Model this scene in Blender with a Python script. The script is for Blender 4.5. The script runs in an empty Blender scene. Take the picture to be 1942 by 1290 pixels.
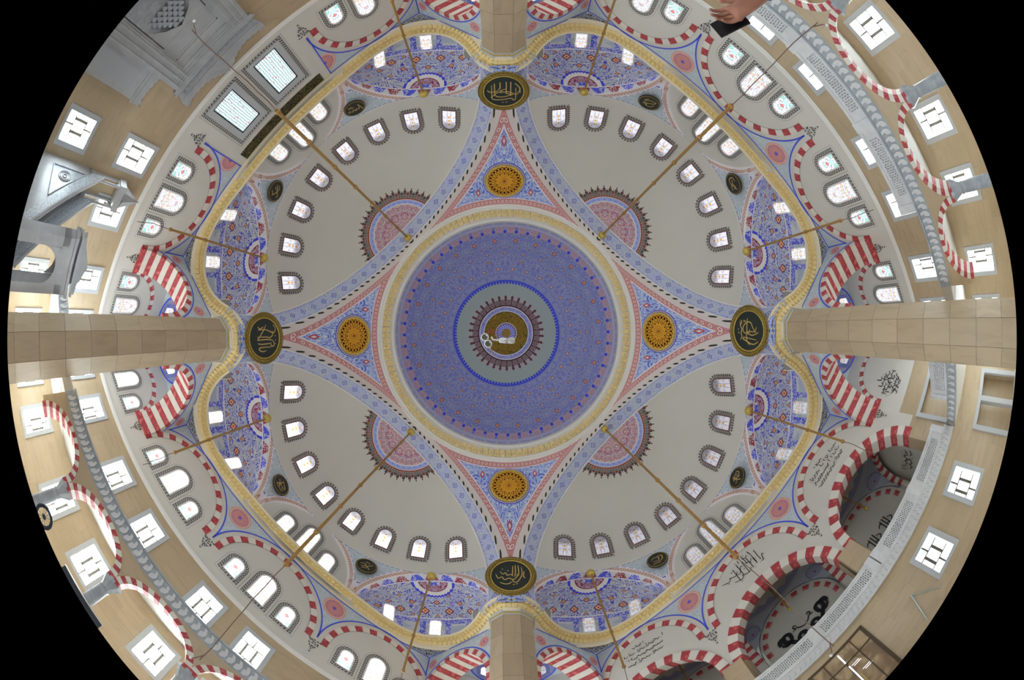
import bpy, math, random
from math import pi, sin, cos, tan, atan2, sqrt, radians as rad, degrees as deg
from mathutils import Matrix, Vector
random.seed(7)
SC = bpy.context.scene
COL = SC.collection

# ------------------------------------------------------------------ camera, world, exposure
# circular fisheye (equisolid) lying on its back under the main dome; z = 0 is the lens, the floor is 1.4 m lower
FPX = 658.0
cam = bpy.data.cameras.new('camera'); cam.type = 'PANO'; cam.panorama_type = 'FISHEYE_EQUISOLID'
cam.sensor_fit = 'HORIZONTAL'; cam.sensor_width = 23.6
cam.fisheye_lens = FPX / 1942 * 23.6; cam.fisheye_fov = rad(186.6)
cam.clip_start = 0.01; cam.clip_end = 500
cam_o = bpy.data.objects.new('camera', cam); COL.objects.link(cam_o); SC.camera = cam_o
def fish_ray(x, y):
    dx, dy = x - 971.0, y - 645.0; r = sqrt(dx * dx + dy * dy); t = 2 * math.asin(r / (2 * FPX))
    k = sin(t) / r if r else 0
    return Vector((dx * k, dy * k, cos(t)))
CAM_R = Matrix.Rotation(rad(0.85), 3, 'Z') @ fish_ray(960, 632).rotation_difference(Vector((0, 0, 1))).to_matrix()
CAM_POS = Vector((0.0, 0.0, 0.0))
# lens axes (right = +X, picture-down = +Y, view = +Z) turned by the small tilt and roll of the hand-set camera
cam_o.matrix_world = Matrix.Translation(CAM_POS) @ (CAM_R @ Matrix(((1, 0, 0), (0, -1, 0), (0, 0, -1)))).to_4x4()
FLOOR = -1.4

wd = bpy.data.worlds.new('sky'); SC.world = wd; wd.use_nodes = True
wd.node_tree.nodes['Background'].inputs[0].default_value = (0.75, 0.85, 1.0, 1)
wd.node_tree.nodes['Background'].inputs[1].default_value = 0.6
SC.view_settings.view_transform = 'Standard'; SC.view_settings.look = 'None'
SC.view_settings.gamma = 1.0; SC.view_settings.use_curve_mapping = False
SC.view_settings.exposure = 1.4
SC.cycles.use_denoising = True
SC.cycles.max_bounces = 6; SC.cycles.diffuse_bounces = 6; SC.cycles.glossy_bounces = 2
SC.cycles.sample_clamp_indirect = 6.0
SC.cycles.use_light_tree = False
SC.cycles.use_adaptive_sampling = True; SC.cycles.adaptive_threshold = 0.02
GLASS = 0.5          # brightness of the sky seen in a window

# ------------------------------------------------------------------ node helper
def lin(c):
    c /= 255.0
    return c / 12.92 if c <= 0.04045 else ((c + 0.055) / 1.055) ** 2.4
def C(r, g, b, k=1.0):
    return (min(.95, lin(r) * k), min(.95, lin(g) * k), min(.95, lin(b) * k), 1)
def PS(r, g, b): return C(r, g, b, 1.38)      # stone and marble of the lower walls
def P(r, g, b):                      # paint: colour as read in the photograph, brought up to its albedo
    return C(r, g, b, 2.2)

class S:
    def __init__(s, B, sock): s.B, s.k = B, sock
    def __add__(s, o): return s.B.m('ADD', s, o)
    __radd__ = __add__
    def __sub__(s, o): return s.B.m('SUBTRACT', s, o)
    def __rsub__(s, o): return s.B.m('SUBTRACT', o, s)
    def __mul__(s, o): return s.B.m('MULTIPLY', s, o)
    __rmul__ = __mul__
    def __truediv__(s, o): return s.B.m('DIVIDE', s, o)
    def __lt__(s, o): return s.B.m('LESS_THAN', s, o)
    def __gt__(s, o): return s.B.m('GREATER_THAN', s, o)
    def abs(s): return s.B.m('ABSOLUTE', s)
    def frac(s): return s.B.m('FRACT', s)
    def floor(s): return s.B.m('FLOOR', s)
    def sin(s): return s.B.m('SINE', s)
    def sqrt(s): return s.B.m('SQRT', s)
    def inv(s): return 1.0 - s

class NB:
    def __init__(s, nt): s.nt = nt; s.c = {}
    def node(s, t): return s.nt.nodes.new(t)
    def put(s, inp, v):
        if isinstance(v, S): s.nt.links.new(v.k, inp)
        else:
            if isinstance(v, (int, float)) and hasattr(inp.default_value, '__len__'): v = (v,) * len(inp.default_value)
            if hasattr(inp.default_value, '__len__') and len(inp.default_value) == 3: v = tuple(v)[:3]
            inp.default_value = v
    def m(s, op, a, b=None, c=None):
        n = s.node('ShaderNodeMath'); n.operation = op
        for i, v in enumerate((a, b, c)):
            if v is not None: s.put(n.inputs[i], v)
        return S(s, n.outputs[0])
    def uv(s, layer='UVMap'):
        if layer not in s.c:
            n = s.node('ShaderNodeUVMap'); n.uv_map = layer
            x = s.node('ShaderNodeSeparateXYZ'); s.nt.links.new(n.outputs[0], x.inputs[0])
            s.c[layer] = (S(s, x.outputs[0]), S(s, x.outputs[1]))
        return s.c[layer]
    def obj(s):
        if 'obj' not in s.c:
            n = s.node('ShaderNodeTexCoord'); x = s.node('ShaderNodeSeparateXYZ'); s.nt.links.new(n.outputs['Object'], x.inputs[0])
            s.c['obj'] = tuple(S(s, x.outputs[i]) for i in range(3))
        return s.c['obj']
    def vec(s, x, y, z=0.0):
        n = s.node('ShaderNodeCombineXYZ')
        for i, v in enumerate((x, y, z)): s.put(n.inputs[i], v)
        return S(s, n.outputs[0])
    def noise(s, v, scale=1.0, detail=2.0, dist=0.0, rough=.5):
        n = s.node('ShaderNodeTexNoise'); s.put(n.inputs['Vector'], v); s.put(n.inputs['Scale'], scale)
        s.put(n.inputs['Detail'], detail); s.put(n.inputs['Distortion'], dist); s.put(n.inputs['Roughness'], rough)
        return S(s, n.outputs['Fac'])
    def voro(s, v, scale=1.0, feature='F1', rnd=1.0, out='Distance'):
        n = s.node('ShaderNodeTexVoronoi'); n.feature = feature; s.put(n.inputs['Vector'], v); s.put(n.inputs['Scale'], scale)
        s.put(n.inputs['Randomness'], rnd)
        return S(s, n.outputs[out])
    def white(s, v):
        n = s.node('ShaderNodeTexWhiteNoise'); n.noise_dimensions = '3D'; s.put(n.inputs['Vector'], v)
        return S(s, n.outputs['Value'])
    def rnd(s):
        n = s.node('ShaderNodeObjectInfo'); return S(s, n.outputs['Random'])
    def mix(s, f, a, b):
        n = s.node('ShaderNodeMix'); n.data_type = 'RGBA'
        s.put(n.inputs[0], f); s.put(n.inputs[6], a); s.put(n.inputs[7], b)
        return S(s, n.outputs[2])
    def step(s, x, a, b):
        n = s.node('ShaderNodeMapRange'); n.interpolation_type = 'SMOOTHSTEP'
        s.put(n.inputs['Value'], x); s.put(n.inputs['From Min'], a); s.put(n.inputs['From Max'], b)
        return S(s, n.outputs[0])
    def ramp(s, f, stops):
        n = s.node('ShaderNodeValToRGB'); s.put(n.inputs[0], f); e = n.color_ramp.elements; n.color_ramp.interpolation = 'CONSTANT'
        while len(e) < len(stops): e.new(1)
        for el, (p, c) in zip(e, stops): el.position = p; el.color = c
        return S(s, n.outputs[0])
    def band(s, x, a, b): return (x > a) * (x < b)
    def mir(s, u, n): return ((u * n).frac() - 0.5).abs() * 2.0         # 0 in a motif's middle, 1 at its edge
    def curl(s, x, y, k=7.0, w=.28, dist=.9, sd=0.0):                    # scrollwork: contour lines of a warped noise
        n = s.noise(s.vec(x, y, sd), 1.0, 1.0, dist)
        return ((n * k).frac() - 0.5).abs() < w * 0.5

MATS = {}
def mat(name, fn=None, col=None, rough=.7, spec=.25, metal=0.0, emit=None, bump=None):
    if name in MATS: return MATS[name]
    mt = bpy.data.materials.new(name); mt.use_nodes = True; nt = mt.node_tree
    b = nt.nodes['Principled BSDF']; B = NB(nt)
    if fn: col = fn(B)
    B.put(b.inputs['Base Color'], col); B.put(b.inputs['Roughness'], rough)
    b.inputs['Metallic'].default_value = metal; b.inputs['Specular IOR Level'].default_value = spec
    if emit:
        e = emit(B); B.put(b.inputs['Emission Color'], e[0]); B.put(b.inputs['Emission Strength'], e[1])
    if bump:
        h, st, ds = bump(B); n = nt.nodes.new('ShaderNodeBump'); n.inputs['Strength'].default_value = st; n.inputs['Distance'].default_value = ds
        B.put(n.inputs['Height'], h); nt.links.new(n.outputs[0], b.inputs['Normal'])
    MATS[name] = mt
    return mt

# ------------------------------------------------------------------ mesh helper
class MB:
    def __init__(s): s.v, s.f, s.uv, s.uv2, s.sm = [], [], [], [], []
    def face(s, pts, uv=None, uv2=None, smooth=False):
        i = len(s.v); s.v.extend(tuple(p) for p in pts); s.f.append(tuple(range(i, i + len(pts))))
        s.uv.append(uv or [(p[0], p[1]) for p in pts]); s.uv2.append(uv2 or [(0, 0)] * len(pts)); s.sm.append(smooth)
    def grid(s, fn, nu, nv, uvf=None, uv2f=None, smooth=True, flip=False):
        i = len(s.v); A = []; U = []; U2 = []
        for a in range(nu + 1):
            for b in range(nv + 1):
                u, v = a / nu, b / nv; A.append(tuple(fn(u, v)))
                U.append(uvf(u, v) if uvf else (u, v)); U2.append(uv2f(u, v) if uv2f else (0, 0))
        s.v.extend(A); w = nv + 1
        for a in range(nu):
            for b in range(nv):
                q = [a * w + b, (a + 1) * w + b, (a + 1) * w + b + 1, a * w + b + 1]
                if flip: q.reverse()
                s.f.append(tuple(i + k for k in q)); s.uv.append([U[k] for k in q]); s.uv2.append([U2[k] for k in q]); s.sm.append(smooth)
    def box(s, x0, x1, y0, y1, z0, z1, faces='xXyYzZ'):
        p = [(x, y, z) for z in (z0, z1) for y in (y0, y1) for x in (x0, x1)]
        Q = {'z': (0, 2, 3, 1), 'Z': (4, 5, 7, 6), 'y': (0, 1, 5, 4), 'Y': (2, 6, 7, 3), 'x': (0, 4, 6, 2), 'X': (1, 3, 7, 5)}
        for k in faces:
            pts = [p[i] for i in Q[k]]; a, b = {'z': (0, 1), 'y': (0, 2), 'x': (1, 2)}[k.lower()]
            s.face(pts, [(q[a], q[b]) for q in pts])
    def prism(s, poly, z0, z1, back=True):                                # poly: x,y counter-clockwise seen from +z
        n = len(poly); s.face([(x, y, z1) for x, y in poly])
        if back: s.face([(x, y, z0) for x, y in reversed(poly)])
        for i in range(n):
            (x0, y0), (x1, y1) = poly[i], poly[(i + 1) % n]
            s.face([(x0, y0, z0), (x1, y1, z0), (x1, y1, z1), (x0, y0, z1)])
    def ring(s, outer, inner, z0, z1):                                    # outline ring with thickness
        n = len(outer)
        for i in range(n):
            j = (i + 1) % n; o0, o1, i0, i1 = outer[i], outer[j], inner[i], inner[j]
            s.face([(*o0, z1), (*o1, z1), (*i1, z1), (*i0, z1)])
            s.face([(*o0, z0), (*o1, z0), (*o1, z1), (*o0, z1)]); s.face([(*i1, z0), (*i0, z0), (*i0, z1), (*i1, z1)])
    def tube(s, path, r, n=8, closed=False, cap=True):
        path = [Vector(p) for p in path]; m = len(path); R = r if hasattr(r, '__len__') else [r] * m
        rings = []; up = None
        for i in range(m):
            a, b = path[(i - 1) % m if closed else max(i - 1, 0)], path[(i + 1) % m if closed else min(i + 1, m - 1)]
            t = (b - a).normalized() if (b - a).length > 1e-9 else Vector((0, 0, 1))
            if up is None: up = t.orthogonal().normalized()
            up = (up - t * up.dot(t)).normalized(); w = t.cross(up)
            rings.append([path[i] + (up * cos(2 * pi * k / n) + w * sin(2 * pi * k / n)) * R[i] for k in range(n)])
        i0 = len(s.v); s.v.extend(tuple(p) for rg in rings for p in rg)
        for i in range(m if closed else m - 1):
            for k in range(n):
                j = (i + 1) % m; q = (i * n + k, i * n + (k + 1) % n, j * n + (k + 1) % n, j * n + k)
                s.f.append(tuple(i0 + z for z in q)); s.uv.append([(k / n, i), ((k + 1) / n, i), ((k + 1) / n, i + 1), (k / n, i + 1)]); s.uv2.append([(0, 0)] * 4); s.sm.append(True)
        if cap and not closed:
            s.face(list(reversed(rings[0]))); s.face(rings[-1])
    def lathe(s, prof, n=24, smooth=True, c=(0, 0)):                       # prof: (radius, z)
        m = len(prof) - 1
        s.grid(lambda u, v: (c[0] + _lp(prof, v)[0] * cos(2 * pi * u), c[1] + _lp(prof, v)[0] * sin(2 * pi * u), _lp(prof, v)[1]), n, m, smooth=smooth)
    def mesh(s, name):
        me = bpy.data.meshes.new(name); me.from_pydata(s.v, [], s.f)
        fl = [c for f in s.uv for p in f for c in p]; l = me.uv_layers.new(name='UVMap'); l.data.foreach_set('uv', fl)
        if any(any(p != (0, 0) for p in f) for f in s.uv2):
            fl = [c for f in s.uv2 for p in f for c in p]; l = me.uv_layers.new(name='UV2'); l.data.foreach_set('uv', fl)
        me.polygons.foreach_set('use_smooth', s.sm); me.update()
        return me
def _lp(prof, v):
    k = v * (len(prof) - 1); i = min(int(round(k)), len(prof) - 1); return prof[i]

def add(name, me, material=None, parent=None, M=None):
    if isinstance(me, MB): me = me.mesh(name)
    if material and not me.materials: me.materials.append(material)
    o = bpy.data.objects.new(name, me); COL.objects.link(o)
    if parent is not None: o.parent = parent
    if M is not None: o.matrix_local = M
    return o
def empty(name, M=None, parent=None):
    o = bpy.data.objects.new(name, None); COL.objects.link(o); o.empty_display_size = .3
    if parent is not None: o.parent = parent
    if M is not None: o.matrix_local = M
    return o
def tag(o, label, cat, group=None, kind=None):
    o['label'] = label; o['category'] = cat
    if group: o['group'] = group
    if kind: o['kind'] = kind
    return o
def copy_tree(o, parent=None, M=None):
    c = o.copy(); COL.objects.link(c); c.parent = parent
    if M is not None: c.matrix_local = M
    for ch in o.children: copy_tree(ch, c)
    return c

T = Matrix.Translation
def RZ(a): return Matrix.Rotation(rad(a), 4, 'Z')
def axes(o, x, y, z):
    m = Matrix.Identity(4)
    for i, a in enumerate((x, y, z)):
        for r in range(3): m[r][i] = a[r]
    for r in range(3): m[r][3] = o[r]
    return m
QUADS = ('TL', 'TR', 'BR', 'BL')
QANG = {'TL': -135, 'TR': -45, 'BR': 45, 'BL': 135}
QM = {q: RZ(QANG[q]) for q in QUADS}
QN = {'TL': 'upper left', 'TR': 'upper right', 'BR': 'lower right', 'BL': 'lower left'}
PIERS = {'left': 180, 'top': -90, 'right': 0, 'bottom': 90}
NEXTP = {'TL': ('left', 'top'), 'TR': ('top', 'right'), 'BR': ('right', 'bottom'), 'BL': ('bottom', 'left')}   # pier at s<0, at s>0
def wallM(q, d, s, z):               # frame on a wall of side q: x to the viewer's right, y up, z into the room
    return QM[q] @ axes((d, s, z), (0, -1, 0), (0, 0, 1), (-1, 0, 0))
ORD = ['first', 'second', 'third', 'fourth', 'fifth', 'sixth', 'seventh', 'eighth', 'ninth', 'tenth', 'eleventh', 'twelfth']

# ------------------------------------------------------------------ main dimensions (metres, heights above the lens)
A0, RS, ZS, ZD = 6.5, 8.13, 12.7, 14.5        # half domes: axis distance, radius, centre height, base
AR, AD0, AD1 = 7.67, 8.3, 9.2                 # great arches: radius, inner and outer plane
RW, ZC, ZT = 14.8, 11.2, 6.35                 # outer walls, cornice, top of the stone
RP = sqrt(AD0 ** 2 + AR ** 2)                 # pendentive sphere

# ------------------------------------------------------------------ materials
plaster = mat('plaster', lambda B: B.mix(B.noise(B.vec(*B.obj()), .6, 3) * .5, P(160, 157, 150), P(150, 147, 141)), rough=.85)
white_paint = mat('white_paint', col=P(172, 170, 166), rough=.6)
moulding = mat('moulding', col=PS(172, 174, 176), rough=.55)
marble = mat('marble', lambda B: B.mix(B.step(B.noise(B.vec(*B.obj()), 1.3, 4, 1.2), .35, .7), PS(152, 153, 155), PS(162, 163, 165)), rough=.4, spec=.4)
grey_marble = mat('grey_marble', lambda B: B.mix(B.step(B.noise(B.vec(*B.obj()), 2.3, 5, 1.6), .4, .65), PS(140, 145, 151), PS(156, 161, 166)), rough=.35, spec=.45)
white_marble = mat('white_marble', lambda B: B.mix(B.step(B.noise(B.vec(*B.obj()), 1.1, 4, 1.2), .35, .7), PS(188, 188, 189), PS(200, 200, 200)), rough=.4, spec=.4)
gold = mat('gold', lambda B: B.mix(B.noise(B.vec(*B.obj()), 9, 2), C(150, 118, 40, 1.6), C(205, 178, 95, 1.7)), rough=.42, spec=.5, metal=.35)
dark_gold = mat('dark_gold', lambda B: B.mix(B.noise(B.vec(*B.obj()), 12, 2), C(98, 78, 28, 1.6), C(150, 128, 62, 1.6)), rough=.45, spec=.5, metal=.35)
pale_gold = mat('pale_gold', lambda B: B.mix(B.noise(B.vec(*B.obj()), 8, 2), P(172, 146, 92), P(184, 166, 126)), rough=.5, spec=.4)
bronze = mat('bronze', lambda B: B.mix(B.noise(B.vec(*B.obj()), 3, 3), P(112, 86, 48), P(140, 108, 58)), rough=.45, spec=.5, metal=.3)
blue_line = mat('blue_line_paint', col=P(58, 70, 165), rough=.6)
black_paint = mat('black_paint', col=C(38, 38, 40, 1.2), rough=.6)
maroon = mat('maroon_paint', col=P(84, 50, 52), rough=.6)
brown_paint = mat('brown_paint', col=P(62, 54, 54), rough=.65)
red_stone = mat('red_voussoir', lambda B: B.mix(B.step(B.noise(B.vec(*B.obj()), 3.5, 4, 1.5), .45, .7), P(130, 50, 54), P(160, 84, 82)), rough=.55)
white_stone = mat('white_voussoir', lambda B: B.mix(B.noise(B.vec(*B.obj()), 3.0, 3), P(172, 168, 160), P(160, 156, 148)), rough=.6)
def _stone(B):
    x, y, z = B.obj(); r = B.rnd()
    n = B.noise(B.vec(x * 1.0 + r * 37.0, y + r * 11.0, z * .22), 3.2, 5, .8)
    base = B.mix(r, PS(176, 158, 131), PS(166, 147, 121))
    return B.mix(B.step(n, .42, .8) * .6, base, PS(148, 130, 106))
tan_stone = mat('tan_stone', _stone, rough=.35, spec=.4)
def _wallstone(B):                   # polished stone cladding, slabs too evenly matched to tell apart: UV in metres
    u, v = B.uv()
    row = (v / .62).floor(); uu = u / 1.25 + row * .37; cell = B.white(B.vec(uu.floor(), row, 3.0))
    n = B.noise(B.vec(u * .5 + cell * 31.0, v * 2.2 + cell * 17.0, 0.0), 1.6, 5, .6)
    base = B.mix(cell, PS(174, 155, 128), PS(166, 147, 119))
    c = B.mix(B.step(n, .45, .8) * .6, base, PS(150, 131, 105))
    j = ((v / .62).frac() < .02).__add__(uu.frac() < .012)
    return B.mix(j * .22, c, PS(130, 106, 82))
wall_stone = mat('wall_stone', _wallstone, rough=.32, spec=.4)
green_disc = mat('green_disc', lambda B: B.mix(B.noise(B.vec(*B.obj()), 6, 3), C(26, 38, 34, 1.5), C(48, 52, 44, 1.5)), rough=.3, spec=.5)
dark_disc = mat('dark_disc', lambda B: B.mix(B.noise(B.vec(*B.obj()), 9, 3), C(26, 32, 30, 1.5), C(42, 44, 36, 1.5)), rough=.3, spec=.5)

def _pale(B):                        # pale blue mottled ground of the spandrels
    x, y = B.uv()
    l = B.curl(x * 3.2, y * 3.2, 7, .3, .8)
    return B.mix(l * .8, P(140, 148, 154), P(158, 164, 168))
pale_blue = mat('pale_blue_scrolls', _pale)
def _scroll(B):
    x, y = B.uv(); l = B.curl(x * 2.6, y * 2.6, 8, .42, 1.2)
    return B.mix(l, P(150, 153, 156), C(44, 44, 48, 1.3))
black_scroll = mat('black_scrollwork', _scroll)
def _braid(B):                       # u metres along the border, v 0..1 across
    u, v = B.uv()
    a = ((u * 7.0 + v * 1.2).frac() - .5).abs() < .17
    b = ((u * 7.0 - v * 1.2 + .25).frac() - .5).abs() < .17
    e = (v < .08).__add__(v > .92)
    f = B.m('MINIMUM', a + b + e, 1.0)
    return B.mix(f, P(152, 150, 146), C(72, 71, 70, 1.4))
braid = mat('braided_border', _braid)
def _ros(B):                         # polar: u 0..1 round, v 0..1 out
    u, v = B.uv()
    um = B.mir(u, 12.0)
    l = B.curl(um * 2.2, v * 5.0, 9, .45, .9)
    field = B.mix(l, P(176, 140, 124), P(150, 62, 52))
    field = B.mix(B.curl(um * 1.7, v * 4.0, 5, .16, .8, 4.0), field, P(70, 72, 150))
    tick = (u * 56.0).frac() < .5
    rim = B.mix(tick, P(172, 160, 150), P(152, 72, 58))
    c = B.mix(v > .86, field, rim)
    c = B.mix(B.band(v, .83, .87), c, P(178, 160, 146))
    return B.mix(v < .11, c, P(56, 62, 170))
rosette_paint = mat('rosette_paint', _ros)
def _ros_grey(B):
    u, v = B.uv(); um = B.mir(u, 12.0); l = B.curl(um * 2.2, v * 5.0, 9, .45, .9)
    c = B.mix(l, P(130, 130, 142), P(86, 86, 120)); c = B.mix((v > .86) * ((u * 48.0).frac() < .5), c, P(76, 78, 104))
    return B.mix(v < .1, c, P(120, 40, 60))
rosette_grey = mat('rosette_paint_blue', _ros_grey)

# ------------------------------------------------------------------ glass
def glass(name, kind, power):
    def em(B):
        u, v = B.uv()                                   # metres from the middle of the sill
        if kind == 'clear':
            return (.80, .93, 1.0, 1), GLASS * (power if power > .6 else .2) * 18.0
        if kind == 'lilac':
            um = u.abs()
            lead = B.curl(um * 9.0, v * 9.0, 6, .34, .7)
            col = B.mix(B.noise(B.vec(um * 5, v * 5, 1.0), 1.0, 1), (1, .98, .97, 1), (.80, .78, 1.0, 1))
            d = B.m('MINIMUM', B.m('MINIMUM', um + (v - .42).abs(), um + (v - .68).abs()), um + (v - .92).abs()) < .085
            col = B.mix(d, col, (.85, .42, .08, 1))
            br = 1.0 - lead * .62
            st = br * (1.0 - B.step(v, .55, 1.05) * .62)  # top of the pane dimmed: shade of the lattice put into the glow
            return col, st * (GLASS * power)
        if kind == 'gem':
            um = u.abs(); cell = B.voro(B.vec(um * 6.5, v * 6.5), 1.0, out='Color')
            sx = B.node('ShaderNodeSeparateColor'); B.nt.links.new(cell.k, sx.inputs[0]); r = S(B, sx.outputs[0])
            col = B.ramp(r, [(0, (1, 1, 1, 1)), (.34, (.45, .85, .9, 1)), (.46, (1, .95, .9, 1)), (.62, (.95, .42, .05, 1)), (.70, (.8, .85, 1, 1)), (.86, (.1, .6, .5, 1)), (.93, (.6, .5, .95, 1))])
            edge = B.voro(B.vec(um * 6.5, v * 6.5), 1.0, 'DISTANCE_TO_EDGE') < .05
            dd = (um + (v - .55).abs()) < .13
            col = B.mix(dd, col, (.85, .06, .05, 1))
            col = B.mix(.25, col, (1, 1, 1, 1))
            return col, (1.0 - edge * .6) * (GLASS * power)
        if kind == 'lace':
            um = u.abs(); cell = B.voro(B.vec(um * 9, v * 9), 1.0, out='Color')
            sx = B.node('ShaderNodeSeparateColor'); B.nt.links.new(cell.k, sx.inputs[0]); r = S(B, sx.outputs[0])
            col = B.ramp(r, [(0, (.75, .82, 1, 1)), (.5, (1, 1, 1, 1)), (.72, (.9, .45, .1, 1)), (.8, (.95, .9, 1, 1)), (.92, (.85, .2, .2, 1))])
            edge = B.voro(B.vec(um * 9, v * 9), 1.0, 'DISTANCE_TO_EDGE') < .06
            col = B.mix(.35, col, (1, 1, 1, 1))
            return col, (1.0 - edge * .6) * (GLASS * power)
        if kind == 'honey':
            e = B.voro(B.vec(u * 9, v * 9), 1.0, 'DISTANCE_TO_EDGE', .3) < .13
            r = B.white(B.vec((u * 14).floor(), (v * 14).floor(), 2.0))
            col = B.mix(r, (.75, 1, 1, 1), (1, 1, 1, 1)); col = B.mix(r > .96, col, (.85, .1, .2, 1))
            return B.mix(e, col, (.25, .6, .65, 1)), (1.0 - e * .62) * (GLASS * power)
    mt = mat(name, col=(.02, .02, .02, 1), rough=.2, emit=em)
    if kind != 'clear': mt.cycles.emission_sampling = 'NONE'
    return mt
QP = {'TL': 1.0, 'TR': .95, 'BR': .55, 'BL': 1.7}       # the lower-left side faces the sun
# ================================================================== floor
def _carpet(B):
    x, y, z = B.obj()
    l = B.curl(x * 1.5, y * 1.5, 6, .3, .8)
    return B.mix(l, P(150, 145, 137), P(166, 161, 153))
m = MB(); m.box(-22, 22, -22, 22, FLOOR - .3, FLOOR, 'xXyYzZ')
tag(add('floor', m, mat('carpet', _carpet, rough=.95), None, RZ(45)), 'grey-beige patterned floor of the prayer hall', 'floor', kind='structure')

# ================================================================== main dome
def rpx(R, z): return 2 * FPX * sin(.5 * math.atan2(R, z))
DR, DZ, DH = 7.0, 21.5, 6.9
def dome_pt(t): return DR * cos(t), DZ + DH * sin(t)
def _dome(B):
    u, v = B.uv()                      # u: turns, v: radius read as in a plan of the dome (0 apex .. 206 rim)
    um = B.mir(u, 28.0)
    x, y = um * 2.5, v * .148
    ground = B.mix(B.noise(B.vec(x * .8, y * .8, 5.0), 1.0, 1, .5) > .47, P(124, 130, 160), P(138, 144, 154))
    c = B.mix(B.curl(x + 2.0, y, 8, .34, 1.3), ground, P(66, 70, 150))
    c = B.mix(B.curl(x * 1.1 + 3.0, y * 1.1, 7, .22, 1.2, 3.0), c, P(150, 154, 186))
    c = B.mix(B.curl(x * 1.7 + 5.0, y * 1.7, 6, .16, 1.0, 8.0), c, P(74, 78, 150))
    for r, k, sz, col in ((176, 28.0, 3.8, P(170, 118, 98)), (152, 28.0, 2.4, P(168, 142, 112)), (122, 28.0, 2.8, P(180, 146, 124)), (138, 14.0, 2.6, P(158, 132, 104)), (163, 56.0, 1.6, P(124, 104, 130))):
        off = .5 if r in (152, 138) else 0.0
        uu = ((u * k + off).frac() - .5).abs() * (2 * pi * r / k)
        dd = uu + (v - float(r)).abs()
        c = B.mix(dd < sz * 1.35, c, P(110, 70, 80)); c = B.mix(dd < sz, c, col)
    # rim of red flowers and blue dots
    l = B.curl(B.mir(u, 56.0) * 1.4, v * .22, 6, .42, .9)
    rim = B.mix(l, P(162, 148, 160), P(140, 100, 112))
    c = B.mix(v > 190.0 + 0.0, c, B.mix(B.mir(u, 56.0) < .72, c, rim))
    dd = (((u * 56.0 + .5).frac() - .5) * (2 * pi * 193 / 56.)); dd = (dd * dd + (v - 193.0) * (v - 193.0)).sqrt()
    c = B.mix(dd < 3.0, c, P(52, 58, 176))
    c = B.mix(v > 202.0, c, P(150, 150, 168))
    # inner blue fringe
    fr = B.mix(B.mir(u, 104.0) < .6, P(118, 132, 150), P(50, 58, 168))
    c = B.mix(v < 101.0, c, B.mix(v < 97.5, P(60, 68, 172), fr))
    c = B.mix(v < 94.0, c, P(132, 142, 138))
    # crest round the boss
    k = 34.0; x1 = B.mir(u, k); yy = (v - 52.0) / 20.0
    lace = (B.curl(x1 * 1.8, yy * 4.2, 7, .55, .6) * (yy < .62)).__add__((x1 < (yy * -1.0 + 1.0) * .9) * (yy > .5))
    tip = ((x1 * x1 * .6 + (yy - .82) * (yy - .82) * 7.0) < .1).__add__((x1 < .12) * (yy < 1.0))
    cr = B.mix(B.m('MINIMUM', lace + tip, 1.0), P(140, 140, 138), P(82, 46, 52))
    c = B.mix(B.band(v, 52.0, 72.0), c, cr)
    c = B.mix(v < 53.5, c, P(62, 38, 42))
    c = B.mix(v < 51.0, c, P(172, 170, 180))
    c = B.mix(v < 49.0, c, B.mix(B.curl(u * 60., v * .5, 3, .4, .6), P(140, 142, 176), P(98, 102, 152)))
    c = B.mix(v < 43.0, c, P(170, 168, 178)); c = B.mix(v < 41.0, c, P(46, 42, 26))
    gl = B.curl(u * 34.0, v * .42, 7, .5, 1.1)
    c = B.mix((v < 40.0) * gl, c, C(150, 118, 34, 1.9))
    c = B.mix(v < 20.0, c, P(170, 166, 176)); c = B.mix(v < 18.5, c, P(84, 44, 60))
    c = B.mix(v < 17.0, c, B.mix(B.mir(u, 20.) < .5, P(98, 100, 168), P(134, 136, 184)))
    c = B.mix(v < 8.5, c, P(120, 96, 44))
    return c
dome_mat = mat('dome_arabesque', _dome, rough=.7)
m = MB()
m.grid(lambda u, v: (dome_pt(v * pi / 2)[0] * cos(2 * pi * u), dome_pt(v * pi / 2)[0] * sin(2 * pi * u), dome_pt(v * pi / 2)[1]), 160, 64,
       uvf=lambda u, v: (u, rpx(*dome_pt(v * pi / 2))))
dome = tag(add('dome', m, dome_mat), 'blue arabesque main dome with a gold calligraphy boss at its centre', 'dome', kind='structure')

# gold ring cornice under the dome
ringo = empty('trim_1', T((0, 0, 20.6)))
tag(ringo, 'gold modillion ring cornice at the foot of the main dome', 'cornice', kind='structure')
m = MB(); pr = [(8.06, -.02), (7.98, .02), (7.92, .10), (7.84, .12), (7.40, .46), (7.34, .48), (7.30, .58), (7.16, .62), (7.12, .74), (7.06, .78), (7.04, .98)]
m.lathe(pr, 144, smooth=False); add('ring_moulding', m, white_paint, ringo)
m = MB(); m.lathe([(7.05, .64), (7.02, .80), (7.0, .95)], 144); add('ring_inner_band', m, mat('ring_stripe', lambda B: B.mix(B.mir(B.uv()[0], 60.) < .8, P(150, 152, 160), P(132, 134, 162)), rough=.25, spec=.6), ringo)
m = MB(); sec = [(-.14, .02), (.14, .02), (.17, .2), (.16, .36), (.08, .5), (-.08, .5), (-.16, .36), (-.17, .2)]
m.prism([(x, y) for x, y in sec], 0, .09); m.lathe([(0, .17), (.06, .155), (.09, .11), (.09, .07)], 8, c=(0, .16))
mod = m.mesh('modillion'); mod.materials.append(pale_gold)
N = 132
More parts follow.
